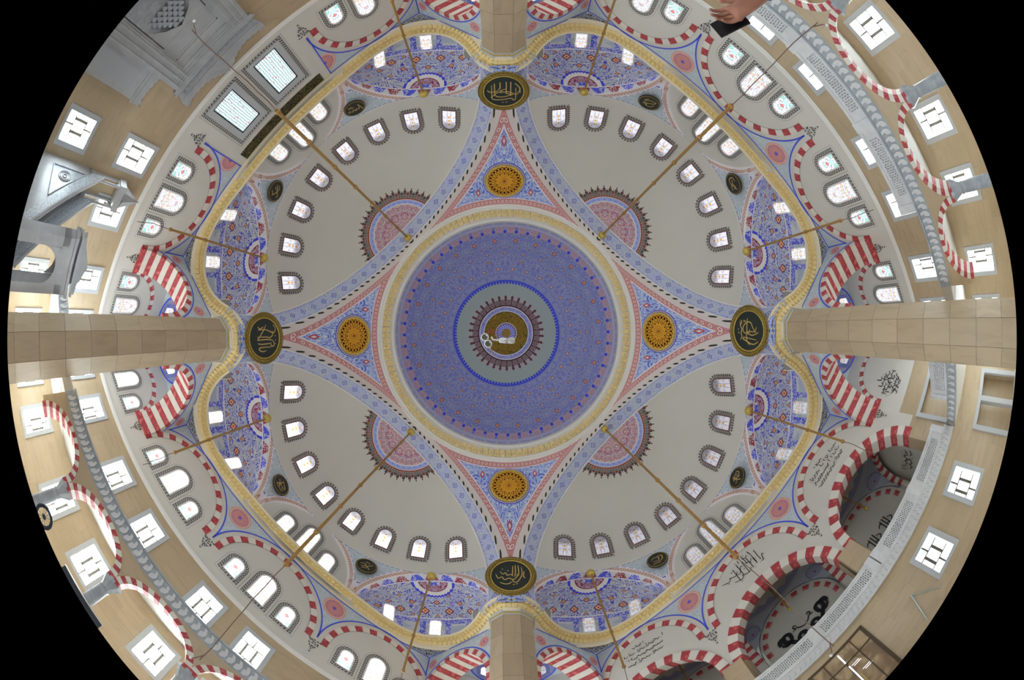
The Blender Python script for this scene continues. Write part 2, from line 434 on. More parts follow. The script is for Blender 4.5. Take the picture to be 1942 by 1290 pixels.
for i in range(N):
    a = 2 * pi * i / N; rdir = Vector((cos(a), sin(a), 0)); tdir = Vector((-sin(a), cos(a), 0))
    nrm = (-rdir * .62 + Vector((0, 0, -.78))).normalized(); up = nrm.cross(tdir)
    o = rdir * 7.80 + Vector((0, 0, .13))
    y = (-rdir * .79 + Vector((0, 0, .61))).normalized(); z = tdir.cross(y)
    if z.z > 0: tdir = -tdir; z = -z
    add('modillion', mod, None, ringo, axes(o + z * .01, tdir, y, z))

# ================================================================== pendentives with lattice roundels
def _pend(B):
    p, q = B.uv(); e1, e2 = B.uv('UV2')        # p along, q out from the axis; e1 to the arch, e2 to the ring (metres in plan)
    x, y = p.abs() * 2.2, q * 2.2
    ground = B.mix(B.noise(B.vec(x * .7, y * .7, 2.0), 1, 1) > .5, P(128, 140, 186), P(142, 150, 178))
    c = B.mix(B.curl(x * .8, y * .8, 9, .36, 1.2), ground, P(74, 88, 160))
    c = B.mix(B.curl(x * 1.3, y * 1.3, 6, .2, .8, 5.0), c, P(164, 172, 204))
    for pp, qq in ((0., 10.55), (.95, 8.85), (1.6, 8.6), (0., 8.35)):
        d = (p.abs() - pp).abs() + (q - qq).abs() * .8
        c = B.mix(d < .15, c, P(146, 64, 76)); c = B.mix(d < .07, c, P(190, 170, 170))
    c = B.mix(e1 < .62, c, P(176, 168, 172)); c = B.mix(e2 < .40, c, P(176, 168, 172))
    def red(t):
        pass
    def chain(t, e, mid, k):                       # interlaced rings on a rose ground
        dx = ((t * k).frac() - .5) / k; dy = e - mid; r = (dx * dx + dy * dy).sqrt()
        g = B.mix(B.band(r, .035, .075), P(146, 92, 92), P(180, 158, 156)); return B.mix(r > .105, g, P(156, 110, 108))
    c = B.mix(e2 < .36, c, chain(B.m('ARCTAN2', p, q) * 8.2, e2, .23, 4.0)); c = B.mix(e2 < .10, c, P(166, 160, 158))
    c = B.mix(e1 < .56, c, chain((q * q + p * p - 68.9).abs().sqrt() * .98, e1, .45, 3.6)); c = B.mix(e1 < .34, c, P(168, 160, 156))
    leaf = (((q * 3.6 + e1 * 5.0).frac() - .5).abs() < .25 - (e1 - .085).abs() * 2.6) * B.band(e1, .03, .14)
    c = B.mix(leaf, c, C(50, 54, 46, 1.4)); c = B.mix(e1 < .02, c, P(176, 174, 170))
    return c
pend_mat = mat('pendentive_arabesque', _pend)
def lattice_roundel():
    R = 1.14; bk = MB(); bk.grid(lambda u, v: (R * v * cos(2 * pi * u), R * v * sin(2 * pi * u), .0), 48, 2, uvf=lambda u, v: (u, v))
    def rc(B):
        u, v = B.uv(); return B.mix(((u * 12.).frac() - .5).abs() * 1.2 + (v - .5).abs() < .35, C(60, 34, 16, 1.2), C(30, 22, 16, 1.2))
    g = MB()
    def bar(a, b, w=.022):
        (x0, y0), (x1, y1) = a, b; L = math.hypot(x1 - x0, y1 - y0) or 1; nx, ny = -(y1 - y0) / L * w, (x1 - x0) / L * w
        g.prism([(x0 - nx, y0 - ny), (x1 - nx, y1 - ny), (x1 + nx, y1 + ny), (x0 + nx, y0 + ny)], .01, .05, back=False)
    pol = lambda r, a: (r * cos(a), r * sin(a)); n = 12
    rs = [.16, .36, .52, .70, .86, 1.02]
    for k in range(n):
        a = 2 * pi * k / n; h = pi / n
        bar(pol(.06, a), pol(.36, a)); bar(pol(.36, a), pol(.52, a + h)); bar(pol(.36, a), pol(.52, a - h)); bar(pol(.16, a), pol(.36, a + h)); bar(pol(.16, a), pol(.36, a - h))
        bar(pol(.36, a + h), pol(.36, a)); bar(pol(.36, a), pol(.36, a - h))
        for i in range(2, 6):
            e = h / 2 if i % 2 else 0
            for kk in (0, 1):
                b0 = a + kk * h + e
                bar(pol(rs[i - 1], b0), pol(rs[i], b0 + h / 2)); bar(pol(rs[i - 1], b0), pol(rs[i], b0 - h / 2)); 
                if i in (3, 5): bar(pol(rs[i], b0 - h / 2), pol(rs[i], b0 + h / 2))
    rim = MB(); ro = [pol(R, 2 * pi * k / 64) for k in range(64)]; ri = [pol(1.02, 2 * pi * k / 64) for k in range(64)]; rim.ring(ro, ri, 0, .07)
    be = MB(); be.ring([pol(1.225, 2 * pi * k / 60) for k in range(60)], [pol(1.185, 2 * pi * k / 60) for k in range(60)], 0, .02)
    for k in range(60):
        a = 2 * pi * k / 60; x, y = pol(1.2, a)
        be.prism([(x + .035 * cos(t * pi / 3), y + .035 * sin(t * pi / 3)) for t in range(6)], 0, .04, back=False)
    hl = MB(); hl.ring([pol(1.28, 2 * pi * k / 64) for k in range(64)], [pol(R, 2 * pi * k / 64) for k in range(64)], -.02, .012)
    hub = MB(); hub.lathe([(.07, .0), (.07, .06), (.0, .075)], 12)
    return [('backing', bk.mesh('backing'), mat('roundel_backing', rc)), ('lattice', g.mesh('lattice'), mat('lattice_gold', col=C(196, 142, 44, 1.7), rough=.45, metal=.2)), ('rim', rim.mesh('rim'), gold),
            ('bead_ring', be.mesh('bead_ring'), pale_gold), ('blue_halo', hl.mesh('blue_halo'), blue_line), ('boss', hub.mesh('boss'), mat('red_enamel', col=P(130, 40, 36), rough=.4))]
RPARTS = lattice_roundel()
for _, me, mm in RPARTS: me.materials.append(mm)
for pn, ang in PIERS.items():
    m = MB()
    def rb(u): f = (u - .5) * pi / 2; return min(AD0 / cos(pi / 4 - abs(f)), 11.27), f
    def fn(u, v):
        r1, f = rb(u); r = 8.0 + (r1 - 8.0) * (1 - (1 - v) ** 1.5); return r * cos(f), r * sin(f), ZS + sqrt(max(RP ** 2 - r * r, 0))
    def uvf(u, v):
        r1, f = rb(u); r = 8.0 + (r1 - 8.0) * (1 - (1 - v) ** 1.5); return r * sin(f), r * cos(f)
    def uv2(u, v):
        r1, f = rb(u); r = 8.0 + (r1 - 8.0) * (1 - (1 - v) ** 1.5); return AD0 - r * cos(pi / 4 - abs(f)), r - 8.0
    m.grid(fn, 96, 40, uvf, uv2)
    # narrow chamfer from the tip down to the pier
    w = (AD0 - AR) / sqrt(2); r = (AD0 + AR) / sqrt(2)
    m.face([(r, -w, 11.3), (r, w, 11.3), (r, w, ZS + .6), (r, -w, ZS + .6)], [(-.4, 11), (.4, 11), (.4, 12), (-.4, 12)], [(3, 3)] * 4)
    m.face([(r + .10, -.62, 11.2), (r + .10, .62, 11.2), (r + .10, .62, 13.5), (r + .10, -.62, 13.5)], [(-.6, 11), (.6, 11), (.6, 13), (-.6, 13)], [(3, 3)] * 4)
    tag(add('pendentive', m, pend_mat, None, RZ(ang)), f'blue scrollwork pendentive with red borders above the {pn} pier', 'pendentive', kind='structure')
    # roundel
    r0 = 9.2; z0 = ZS + sqrt(RP ** 2 - r0 * r0); nrm = Vector((-r0, 0, ZS - z0)).normalized()
    yv = Vector((0, 1, 0)); M = RZ(ang) @ axes(Vector((r0, 0, z0)) + nrm * .09, yv.cross(nrm), yv, nrm)
    e = tag(empty('lattice_roundel', M), f'round gold lattice grille in the pendentive above the {pn} pier', 'grille', 'gold lattice roundels')
    for nm, me, _ in RPARTS: add(nm, me, None, e)

# ================================================================== great arches
def _soffit(B):
    t, w = B.uv()                         # t metres along, w 0..1 across
    k = (t / .8).frac(); a = ((k - .5).abs() * .8 + (w - .5).abs() * .9)
    odd = ((t / 1.24).frac() < .5)
    g = B.mix(((t / 1.86).frac() < .34), P(148, 153, 162), P(146, 150, 168))
    c = B.mix(B.curl(t * 2.2, (w - .5).abs() * 3.2, 6, .3, .8), g, P(130, 136, 168))
    c = B.mix(B.band(a, .13, .2), c, P(86, 92, 152)); c = B.mix(a < .05, c, P(64, 66, 120))
    c = B.mix(((w - .5).abs() > .36) * B.curl(t * 3., w * 5., 6, .30, .8, 7.), c, P(96, 100, 164))
    return B.mix((w - .5).abs() > .455, c, P(170, 170, 176))
soffit_mat = mat('arch_soffit_pattern', _soffit)
for q in QUADS:
    e = empty('great_arch', QM[q]); tag(e, f'wide lilac patterned arch band between the {NEXTP[q][0]} and {NEXTP[q][1]} piers', 'arch', kind='structure')
    m = MB()
    def fn(u, v):
        a = pi * u; return AD0 + (AD1 - AD0) * v, AR * cos(a), ZS + AR * sin(a)
    m.grid(fn, 96, 2, lambda u, v: (pi * u * AR, v), flip=True)
    for sg in (-1, 1):
        m.grid(lambda u, v: (AD0 + (AD1 - AD0) * v, sg * AR, 11.3 + (ZS - 11.3) * u), 2, 2, lambda u, v: (u, v))
    add('soffit', m, soffit_mat, e)
    m = MB(); m.tube([(AD0 - .01, AR * cos(pi * i / 64), ZS + AR * sin(pi * i / 64)) for i in range(65)], .035, 6); add('edge_line', m, white_paint, e)
    m = MB(); m.tube([(AD1 + .01, (AR - .02) * cos(pi * i / 64), ZS + (AR - .02) * sin(pi * i / 64)) for i in range(65)], .05, 6); add('outer_moulding', m, white_paint, e)

# ================================================================== half domes
def semi_pt(al, be): return A0 + RS * cos(be) * cos(al), RS * cos(be) * sin(al), ZS + RS * sin(be)
B0 = math.asin((ZD - ZS) / RS); B1 = math.acos((AD1 - A0) / RS) - .002
def _halfros(B):
    u, v = B.uv()                          # polar about the crown, v metres
    base = P(158, 155, 148)
    k = 44.0; x = B.mir(u, k); y = (v - 2.36) / .66
    x2 = 1.0 - x
    lace = B.curl(x * 1.5, y * 3.4, 8, .74, .5) * (y < .52)
    tip = (((x * x * .45 + (y - .62) * (y - .62) * 5.) < .12).__add__((x < .10) * (y < 1.0))).__add__((x2 * x2 * .7 + (y - .46) * (y - .46) * 6.) < .08).__add__((x * x * .7 + (y - .86) * (y - .86) * 9.) < .035)
    tip = tip + (x2 < .07) * (y < .68)
    c = B.mix(B.m('MINIMUM', lace + tip, 1.0), base, B.mix(B.mir(u, 22.) < .5, C(70, 62, 58, 1.6), C(98, 60, 60, 1.6)))
    c = B.mix(v < 2.36, c, P(122, 58, 44)); c = B.mix(v < 2.28, c, P(168, 166, 166))
    um = B.mir(u, 36.)
    c = B.mix(v < 2.24, c, B.mix(B.curl(um * 2., v * 5., 6, .45, .8), P(148, 158, 184), P(84, 96, 168)))
    c = B.mix(v < 1.98, c, P(172, 170, 172))
    um2 = B.mir(u, 12.)
    f = B.mix(B.curl(um2 * 2.6, v * 2.4, 8, .5, 1.0), P(166, 160, 158), P(142, 82, 90))
    f = B.mix(B.curl(um2 * 2.4, v * 2.2, 4, .14, 1.0, 3.), f, P(84, 92, 150))
    c = B.mix(v < 1.92, c, f)
    c = B.mix(v > 3.02, c, base)
    return c
halfros = mat('half_rosette_paint', _halfros, rough=.8)
def clover(x, y, a, r):
    pts = []
    for px, py, rr in ((-.62, .05, .5), (0, .9, .62), (.62, .05, .5)):
        pts.append([(x + r * ((px + rr * cos(t)) * cos(a) - (py + rr * sin(t)) * sin(a)), y + r * ((px + rr * cos(t)) * sin(a) + (py + rr * sin(t)) * cos(a))) for t in [k * pi / 3 for k in range(6)]])
    return pts
def arch_path(hw, y0, ys, n=14):            # sill left -> sill right over a round head: hw half width, ys springing
    return [(-hw, y0)] + [(-hw * cos(pi * k / n), ys + hw * sin(pi * k / n)) for k in range(n + 1)] + [(hw, y0)]
def arch_poly(hw, y0, ys, n=14):
    return list(reversed(arch_path(hw, y0, ys, n)))    # counter-clockwise
def glass_pane(hw, y0, ys, z=.02):
    m = MB(); p = arch_poly(hw, y0, ys); m.face([(x, y, z) for x, y in p], [(x, y - y0) for x, y in p]); return m
def border(o, i, z, z1=None):               # strip between two arch outlines, u along in metres, v across
    m = MB(); t = 0; n = len(o)
    for k in range(n):
        j = (k + 1) % n
        L = .5 * (math.hypot(o[j][0] - o[k][0], o[j][1] - o[k][1]) + math.hypot(i[j][0] - i[k][0], i[j][1] - i[k][1]))
        m.face([(*o[k], z), (*i[k], z), (*i[j], z), (*o[j], z)], [(t, 1), (t, 0), (t + L, 0), (t + L, 1)]); t += L
    return m
NWIN = [0]
def window(M, label, parts, cat='window', group=None):
    NWIN[0] += 1; e = empty('window_%d' % NWIN[0], M); tag(e, label, cat, group, 'structure')
    for nm, me in parts: add(nm, me, None, e)
    return e
def M1(name, mb, mt): me = mb.mesh(name); me.materials.append(mt); return (name, me)
def semi_window_parts(q):
    hw, ys, y0 = .37, .86, -.02
    fr = MB(); fr.ring(arch_poly(hw + .05, y0 - .05, ys), arch_poly(hw, y0, ys), -.02, .03)
    ln = MB()
    for dx in (-.12, .12): ln.box(dx - .006, dx + .006, y0, ys + .33, .02, .03)
    pe = arch_path(hw + .11, y0 - .11, ys, 22); cr = MB(); L = [0]
    P2 = pe + [pe[0]]
    for a, b in zip(P2, P2[1:]): L.append(L[-1] + math.hypot(b[0] - a[0], b[1] - a[1]))
    n = 30
    for k in range(n):
        t = L[-1] * k / n; i = max(j for j in range(len(L) - 1) if L[j] <= t); f = (t - L[i]) / (L[i + 1] - L[i])
        x, y = P2[i][0] + (P2[i + 1][0] - P2[i][0]) * f, P2[i][1] + (P2[i + 1][1] - P2[i][1]) * f
        dx, dy = P2[i + 1][0] - P2[i][0], P2[i + 1][1] - P2[i][1]; a = atan2(dy, dx)
        nx, ny = -sin(a), cos(a)
        for pl in clover(x + nx * .085, y + ny * .085, a, .062): cr.face([(px, py, .0) for px, py in pl])
        cr.face([(x - .013 * cos(a), y - .013 * sin(a), .0), (x + .013 * cos(a), y + .013 * sin(a), .0), (x + .013 * cos(a) + nx * .08, y + .013 * sin(a) + ny * .08, .0), (x - .013 * cos(a) + nx * .08, y - .013 * sin(a) + ny * .08, .0)])
    for sx in (-1, 1):                        # pointed tails at the sill corners
        cx = sx * (hw + .12); 
        for k in range(3): 
            for pl in clover(cx + sx * .035 * k, y0 - .14 - .05 * k, pi, .034): cr.face([(px, py, .0) for px, py in pl])
    bd = border(arch_poly(hw + .115, y0 - .115, ys), arch_poly(hw + .09, y0 - .09, ys), -.005)
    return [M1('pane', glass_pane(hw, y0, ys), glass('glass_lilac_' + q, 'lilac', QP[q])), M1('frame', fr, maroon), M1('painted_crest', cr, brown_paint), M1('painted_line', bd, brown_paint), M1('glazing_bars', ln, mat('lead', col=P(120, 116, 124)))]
for q in QUADS:
    m = MB()
    def fn(u, v):
        be = B0 + (B1 - B0) * v; am = math.acos(min(1, (AD1 - A0) / (RS * cos(be)))); return semi_pt(am * (2 * u - 1), be)
    m.grid(fn, 64, 40, lambda u, v: (u * 20, v * 10))
    hd = tag(add('half_dome', m, plaster, None, QM[q]), f'plain white half dome with eight windows at the {QN[q]}', 'half dome', kind='structure')
    # painted half rosette at the crown
    m = MB(); b0 = rad(72.5); c0 = Vector((cos(b0), 0, sin(b0))); ex = Vector((0, 1, 0)); ey = ex.cross(c0)
    def fr_(u, v):
        a = 2 * pi * u; r = 3.1 * v / (RS - .02); dv = c0 * cos(r) + (ex * cos(a) + ey * sin(a)) * sin(r); return A0 + dv.x * (RS - .02), dv.y * (RS - .02), ZS + dv.z * (RS - .02)
    m.grid(fr_, 144, 30, lambda u, v: (u, v * 3.1))
    keep = [i for i, f in enumerate(m.f) if all(m.v[k][0] > AD1 - .06 for k in f)]
    m.f = [m.f[i] for i in keep]; m.uv = [m.uv[i] for i in keep]; m.uv2 = [m.uv2[i] for i in keep]; m.sm = [m.sm[i] for i in keep]
    add('painted_half_rosette', m, halfros, hd)
    pts = semi_window_parts(q)
    for i, al in enumerate((-57.6, -41, -24.6, -8.3, 8.3, 24.6, 41, 57.6)):
        a = rad(al); be = rad(24.2); p = Vector(semi_pt(a, be)); n = Vector((-cos(be) * cos(a), -cos(be) * sin(a), -sin(be)))
        up = Vector((-sin(be) * cos(a), -sin(be) * sin(a), cos(be))); x = up.cross(n)
        window(QM[q] @ axes(p + n * .075, x, up, n) @ T((0, -.6, 0)), f'arched window with dark fleuron border, {ORD[i]} clockwise in the {QN[q]} half dome', pts, group='half dome windows')

# ================================================================== zone between cornice and half domes: spandrels, exedrae, tympana
TA, TB = Vector((14.35, 3.45)), Vector((8.95, 7.85)); MID = (TA + TB) / 2; HALF = (TA - TB).length / 2
TDIR = (TA - TB).normalized(); OUT = Vector((-TDIR.y, TDIR.x)); OUT = OUT if OUT.x > 0 else -OUT
EZ, ER, EDEP, EB = 11.2, 3.15, 3.45, .30
TR_, TD_, TZ = 2.85, 14.4, 11.6
def exed(g, w, inset=0.0):
    xy = MID + TDIR * HALF * cos(g) + OUT * sin(g) * (EB + (EDEP - EB - inset) * sin(w)); return xy.x, xy.y, EZ + sin(g) * (ER - inset) * cos(w)
def low_curve():
    pts = [(TD_, TR_ * cos(rad(a)), TZ + TR_ * sin(rad(a))) for a in range(90, -1, -6)]
    pts += [(TD_, TR_ + .3, 11.35)]
    pts += [exed(pi * k / 40, 0) for k in range(0, 41)]
    return pts
LOW = low_curve(); LOWL = [0.0]
for _a, _b in zip(LOW, LOW[1:]): LOWL.append(LOWL[-1] + (Vector(_b) - Vector(_a)).length)
def topc(p):
    az = min(atan2(p[1], p[0] - A0), rad(70.1)); return A0 + 7.93 * cos(az), 7.93 * sin(az), ZD, az
def dist_low(p):
    best = 9
    for a, b in zip(LOW, LOW[1:]):
        A, Bv, Pp = Vector(a), Vector(b), Vector(p); ab = Bv - A; L = ab.length_squared
        t = max(0, min(1, (Pp - A).dot(ab) / L)) if L > 0 else 0; best = min(best, (Pp - A - ab * t).length)
    return best
def _span(B):
    x, y = B.uv(); e, t = B.uv('UV2')
    c = B.mix(B.curl(x * 3.0, y * 3.0, 7, .3, .8) * .8, P(140, 148, 154), P(158, 164, 168))
    c = B.mix(e < .42, c, P(168, 166, 172)); dash = (t * 2.4).frac() < .62
    c = B.mix(B.band(e, .37, .395) * dash, c, P(70, 74, 128))
    dx = ((t * 5.0).frac() - .5) / 5.0; dy = e - .20; rr = (dx * dx + dy * dy).sqrt()
    ch = B.mix(B.band(rr, .04, .085), P(170, 158, 150), P(142, 104, 96))
    c = B.mix(e < .30, c, ch); c = B.mix(e < .10, c, P(176, 170, 172))
    c = B.mix(y > ZD - .10, c, P(158, 156, 152)); c = B.mix(B.band(y, ZD - .13, ZD - .10) * dash, c, P(80, 84, 130))
    return c
span_mat = mat('spandrel_paint', _span)
def _exed(B):
    g, w = B.uv()                              # 0..1 round, 0 at the arch .. 1 at the base
    gm = (g - .5).abs()
    x, y = gm * 15.0, w * 8.0
    c = B.mix(B.noise(B.vec(x * .5, y * .6, 1.0), 1, 1) > .5, P(146, 149, 154), P(132, 137, 158))
    c = B.mix(B.curl(x * 1.0, y * 1.0, 8, .34, 1.2), c, P(62, 64, 150))
    c = B.mix(B.curl(x * 1.2, y * 1.2, 7, .24, 1.1, 3.), c, P(160, 160, 166))
    for rw, k, off, sz in ((.50, 8.0, .0, .26), (.39, 8.0, .5, .18), (.29, 8.0, 0., .14), (.56, 8., .5, .12)):
        d = ((g * k + off).frac() - .5).abs() * (15. / k) + (w - rw).abs() * 8.
        c = B.mix(d < sz * 1.5, c, P(96, 50, 62)); c = B.mix(d < sz, c, P(186, 136, 104)); c = B.mix(d < sz * .4, c, P(140, 50, 50))
    c = B.mix((w - .60).abs() < .008, c, P(170, 168, 176))
    # half rosette hanging from the arch
    dx, dy = (g - .5) * 11.0, (w - .10) * 5.6; r = (dx * dx + dy * dy).sqrt()
    sc = r + ((g * 60.).frac() - .5).abs() * .16
    hr = B.mix(sc < 1.16, P(50, 54, 168), P(176, 174, 178))
    hr = B.mix(r < .84, hr, P(110, 36, 50)); hr = B.mix(r < .78, hr, B.mix(B.curl(x * 1.6, y * 1.6, 7, .5, .8, 2.), P(148, 138, 160), P(116, 50, 66)))
    hr = B.mix(r < .4, hr, B.mix(B.curl(x * 2., y * 2., 5, .4, .8, 6.), P(160, 160, 176), P(66, 76, 160)))
    c = B.mix((sc < 1.28) * (w > .10), c, hr)
    # band of trefoils along the arch
    k = (g * 13.).frac(); tri = ((k - .5).abs() * 2.) < .42 + w * 6.0
    red = (g * 6.5).frac() < .5
    tb = B.mix(tri, P(166, 168, 176), B.mix(red, P(66, 74, 172), P(120, 44, 56)))
    tb = B.mix(B.curl(g * 60., w * 22., 4, .22, .7), tb, P(176, 172, 178))
    c = B.mix(w < .10, c, tb); c = B.mix((w - .10).abs() < .008, c, P(172, 170, 178))
    # window zone near the base
    zone = B.mix(B.noise(B.vec(g * 14., w * 9., 2.), 1, 3, .5) > .56, P(158, 160, 164), P(140, 148, 158))
    c = B.mix(w > .655, c, zone)
    fr = B.mix(B.curl(g * 40., w * 12., 6, .45, .8), P(140, 144, 172), P(66, 70, 160))
    c = B.mix((w > .608) * (w < .665), c, fr)
    for gc in (.245, .49, .735):
        a = (g - gc).abs(); c = B.mix(B.band(a, .050, .080) * (w > .65), c, fr)
    return c
exed_mat = mat('exedra_paint', _exed)
def ex_window_parts(kind, q):
    hw, ys, y0 = .30, .62, -.15
    fr = MB(); fr.ring(arch_poly(hw + .06, y0 - .05, ys), arch_poly(hw, y0, ys), -.03, .04)
    if kind == 'glass': return [M1('pane', glass_pane(hw, y0, ys), glass('glass_lace_' + q, 'lace', QP[q] * 1.1)), M1('frame', fr, white_paint)]
    gm = mat('blind_grille', lambda B: B.mix(B.curl(B.uv()[0].abs() * 8., B.uv()[1] * 8., 6, .5, .7), P(96, 92, 84), P(140, 138, 132)))
    return [M1('blind_grille', glass_pane(hw, y0, ys), gm), M1('frame', fr, white_paint)]
def ty_parts(hw, ys, y0, q, kind):
    o2 = arch_poly(hw + .26, y0 - .22, ys); o1 = arch_poly(hw + .07, y0 - .05, ys); i0 = arch_poly(hw, y0, ys)
    fr = MB(); fr.ring(o1, i0, -.05, .03); ln = MB(); ln.ring(arch_poly(hw + .36, y0 - .32, ys), arch_poly(hw + .345, y0 - .305, ys), 0, .006)
    g = MB(); g.face([(x, y, .0) for x, y in arch_poly(hw + .05, y0 - .03, ys)])
    return [M1('pane', glass_pane(hw, y0, ys), glass('glass_%s_%s' % (kind, q), kind, QP[q])), M1('frame', fr, white_paint), M1('braided_border', border(o2, o1, .008), braid), M1('outer_line', ln, mat('thin_line', col=P(110, 108, 104)))]
for q in QUADS:
    e = empty('spandrel_zone', QM[q]); tag(e, f'pale blue spandrels over the small apses at the {QN[q]}', 'spandrel', kind='structure')
    m = MB()
    for sg in (1, -1):
        n = len(LOW); V = {}
        def pt(i, j):
            p = LOW[i]; t = topc(p); k = j / 8; return (p[0] + (t[0] - p[0]) * k, p[1] + (t[1] - p[1]) * k, p[2] + (t[2] - p[2]) * k), t[3]
        for i in range(n):
            for j in range(9):
                p, az = pt(i, j); V[i, j] = ((p[0], sg * p[1], p[2]), (az * 7.93, p[2]), (dist_low(p), LOWL[i] + .001))
        for i in range(n - 1):
            for j in range(8):
                c = [V[i, j], V[i + 1, j], V[i + 1, j + 1], V[i, j + 1]]; m.face([a[0] for a in c], [a[1] for a in c], [a[2] for a in c], True)
    add('spandrel_surface', m, span_mat, e)
    # tympanum
    t = MB(); ap = arch_poly(TR_ + .05, 11.0, TZ, 28); t.face([(TD_ + .02, x, y) for x, y in ap], [(x, y) for x, y in ap]); 
    t.face([(TD_ + .02, -3.6, 11.0), (TD_ + .02, 3.6, 11.0), (TD_ + .02, 3.6, 11.4), (TD_ + .02, -3.6, 11.4)])
    tag(add('tympanum', t, plaster, None, QM[q]), f'plain white tympanum with three windows above the cornice at the {QN[q]}', 'wall', kind='structure')
    for i, (s0, hw, ys) in enumerate(((-1.4, .33, 1.05), (0, .37, 1.72), (1.4, .33, 1.05))):
        window(wallM(q, TD_, s0, 11.55), f'{"tall middle" if i == 1 else ("anticlockwise" if i == 0 else "clockwise") + " short"} arched window of the three above the cornice at the {QN[q]}', ty_parts(hw, ys, .12, q, 'lace'), group='tympanum windows')
    for sg in (-1, 1):
        x = MB(); x.grid(lambda u, v: (lambda p: (p[0], sg * p[1], p[2]))(exed(pi * u, v * pi / 2)), 56, 28, lambda u, v: (u, v), flip=sg < 0)
        pn = NEXTP[q][0 if sg < 0 else 1]
        tag(add('apse_half_dome', x, exed_mat, None, QM[q]), f'small blue and red painted apse vault beside the {pn} pier at the {QN[q]}', 'apse', kind='structure')
        for i, (gg, kind) in enumerate(((.245, 'glass'), (.49, 'glass'), (.735, 'blind'))):
            g = pi * gg; w = math.acos(1.02 / (ER * sin(g)))
            p0 = Vector(exed(g, w)); dg = (Vector(exed(g + .02, w)) - Vector(exed(g - .02, w))).normalized(); dw = (Vector(exed(g, w - .02)) - Vector(exed(g, w + .02))).normalized()
            if sg < 0: p0.y *= -1; dg.y *= -1; dw.y *= -1
            n = dg.cross(dw).normalized(); ctr = Vector((MID.x, sg * MID.y, 12))
            if n.dot(ctr - p0) < 0: n = -n
            dw = (dw - n * dw.dot(n)).normalized(); xx = dw.cross(n)
            nm = {0: 'farthest from', 1: 'midway from', 2: 'nearest to'}[i]
            window(QM[q] @ axes(p0 + n * .09, xx, dw, n), f'small {"blind grille" if kind == "blind" else "stained glass"} window {nm} the {pn} pier in the {QN[q]} apse', ex_window_parts(kind, q), group='apse windows')

# ================================================================== gold cornice
HP = [(14.36, 3.35), (14.42, 4.4), (14.46, 5.5), (14.32, 6.7), (13.85, 7.65), (12.95, 8.32), (11.85, 8.55), (10.65, 8.36), (9.7, 8.02), (9.05, 7.87), (8.62, 7.86), (8.38, 7.94)]
def catmull(pts, n=5):
    out = []
    for i in range(len(pts) - 1):
        p0, p1, p2, p3 = [Vector(pts[max(0, min(len(pts) - 1, i + k))]) for k in (-1, 0, 1, 2)]
        for j in range(n):
            t = j / n; out.append(.5 * ((2 * p1) + (p2 - p0) * t + (2 * p0 - 5 * p1 + 4 * p2 - p3) * t * t + (3 * p1 - p0 - 3 * p2 + p3) * t ** 3))
    out.append(Vector(pts[-1])); return out
half = [Vector((14.36, .0)), Vector((14.36, 1.2)), Vector((14.36, 2.4))] + catmull(HP) + [Vector((8.16, 8.16))]
CPATH = [Vector((p.x, -p.y)) for p in reversed(half)][:-1] + half
def normals(path):
    out = []
    for i in range(len(path)):
        a, b = path[max(0, i - 1)], path[min(len(path) - 1, i + 1)]; t = (b - a).normalized(); out.append(Vector((-t.y, t.x)))
    out[0] = Vector((-.7071, .7071)); out[-1] = Vector((-.7071, -.7071)); return out
CN = normals(CPATH)                            # pointing to the middle of the hall
def off(i, o, z): p = CPATH[i] + CN[i] * o; return (p.x, p.y, z)
PROF = [(-1.1, 11.64), (.20, 11.64), (.26, 11.60), (.26, 11.53), (.20, 11.50), (-.22, 11.18), (-.30, 11.17), (-.31, 11.12), (-.44, 11.10), (-.46, 11.04), (-.52, 11.03)]
def bead():
    m = MB(); m.lathe([(.0, .13), (.06, .115), (.095, .06), (.10, .0)], 8, c=(0, .11))
    m.prism([(-.07, -.25), (.07, -.25), (.125, -.12), (.11, .0), (.06, -.04), (-.06, -.04), (-.11, .0), (-.125, -.12)], -.02, .07)
    m.prism([(-.12, .2), (.12, .2), (.12, .245), (-.12, .245)], -.02, .05)
    return m.mesh('gold_tulip')
tul = bead(); tul.materials.append(pale_gold)
for qi, q in enumerate(QUADS):
    e = empty('trim_%d' % (qi + 2), QM[q]); tag(e, f'undulating gold tulip cornice along the {QN[q]} side', 'cornice', kind='structure')
    m = MB(); n = len(CPATH)
    for i in range(n - 1):
        for k in range(len(PROF) - 1):
            (o0, z0), (o1, z1) = PROF[k], PROF[k + 1]; m.face([off(i, o0, z0), off(i + 1, o0, z0), off(i + 1, o1, z1), off(i, o1, z1)])
    add('cornice_moulding', m, mat('cornice_cream', col=P(176, 168, 150), rough=.6), e)
    m = MB()
    for i in range(n - 1):
        m.face([off(i, .20, 11.488), off(i + 1, .20, 11.488), off(i + 1, -.21, 11.175), off(i, -.21, 11.175)])
    add('gold_band', m, pale_gold, e)
    # tulips
    L = [0]
    for a, b in zip(CPATH, CPATH[1:]): L.append(L[-1] + (b - a).length)
    cnt = int(L[-1] / .262); 
    for k in range(cnt):
        t = L[-1] * (k + .5) / cnt; i = max(j for j in range(n - 1) if L[j] <= t); f = (t - L[i]) / (L[i + 1] - L[i])
        p = CPATH[i].lerp(CPATH[i + 1], f); nn = CN[i].lerp(CN[i + 1], f).normalized()
        inw = Vector((nn.x, nn.y, 0)); nrm = (inw * .62 + Vector((0, 0, -.78))).normalized(); tx = Vector((-nn.y, nn.x, 0)); y = nrm.cross(tx)
        if y.z < 0: tx = -tx; y = -y
        add('gold_tulip', tul, None, e, axes(Vector((p.x, p.y, 11.335)) + inw * .0, tx, y, nrm))
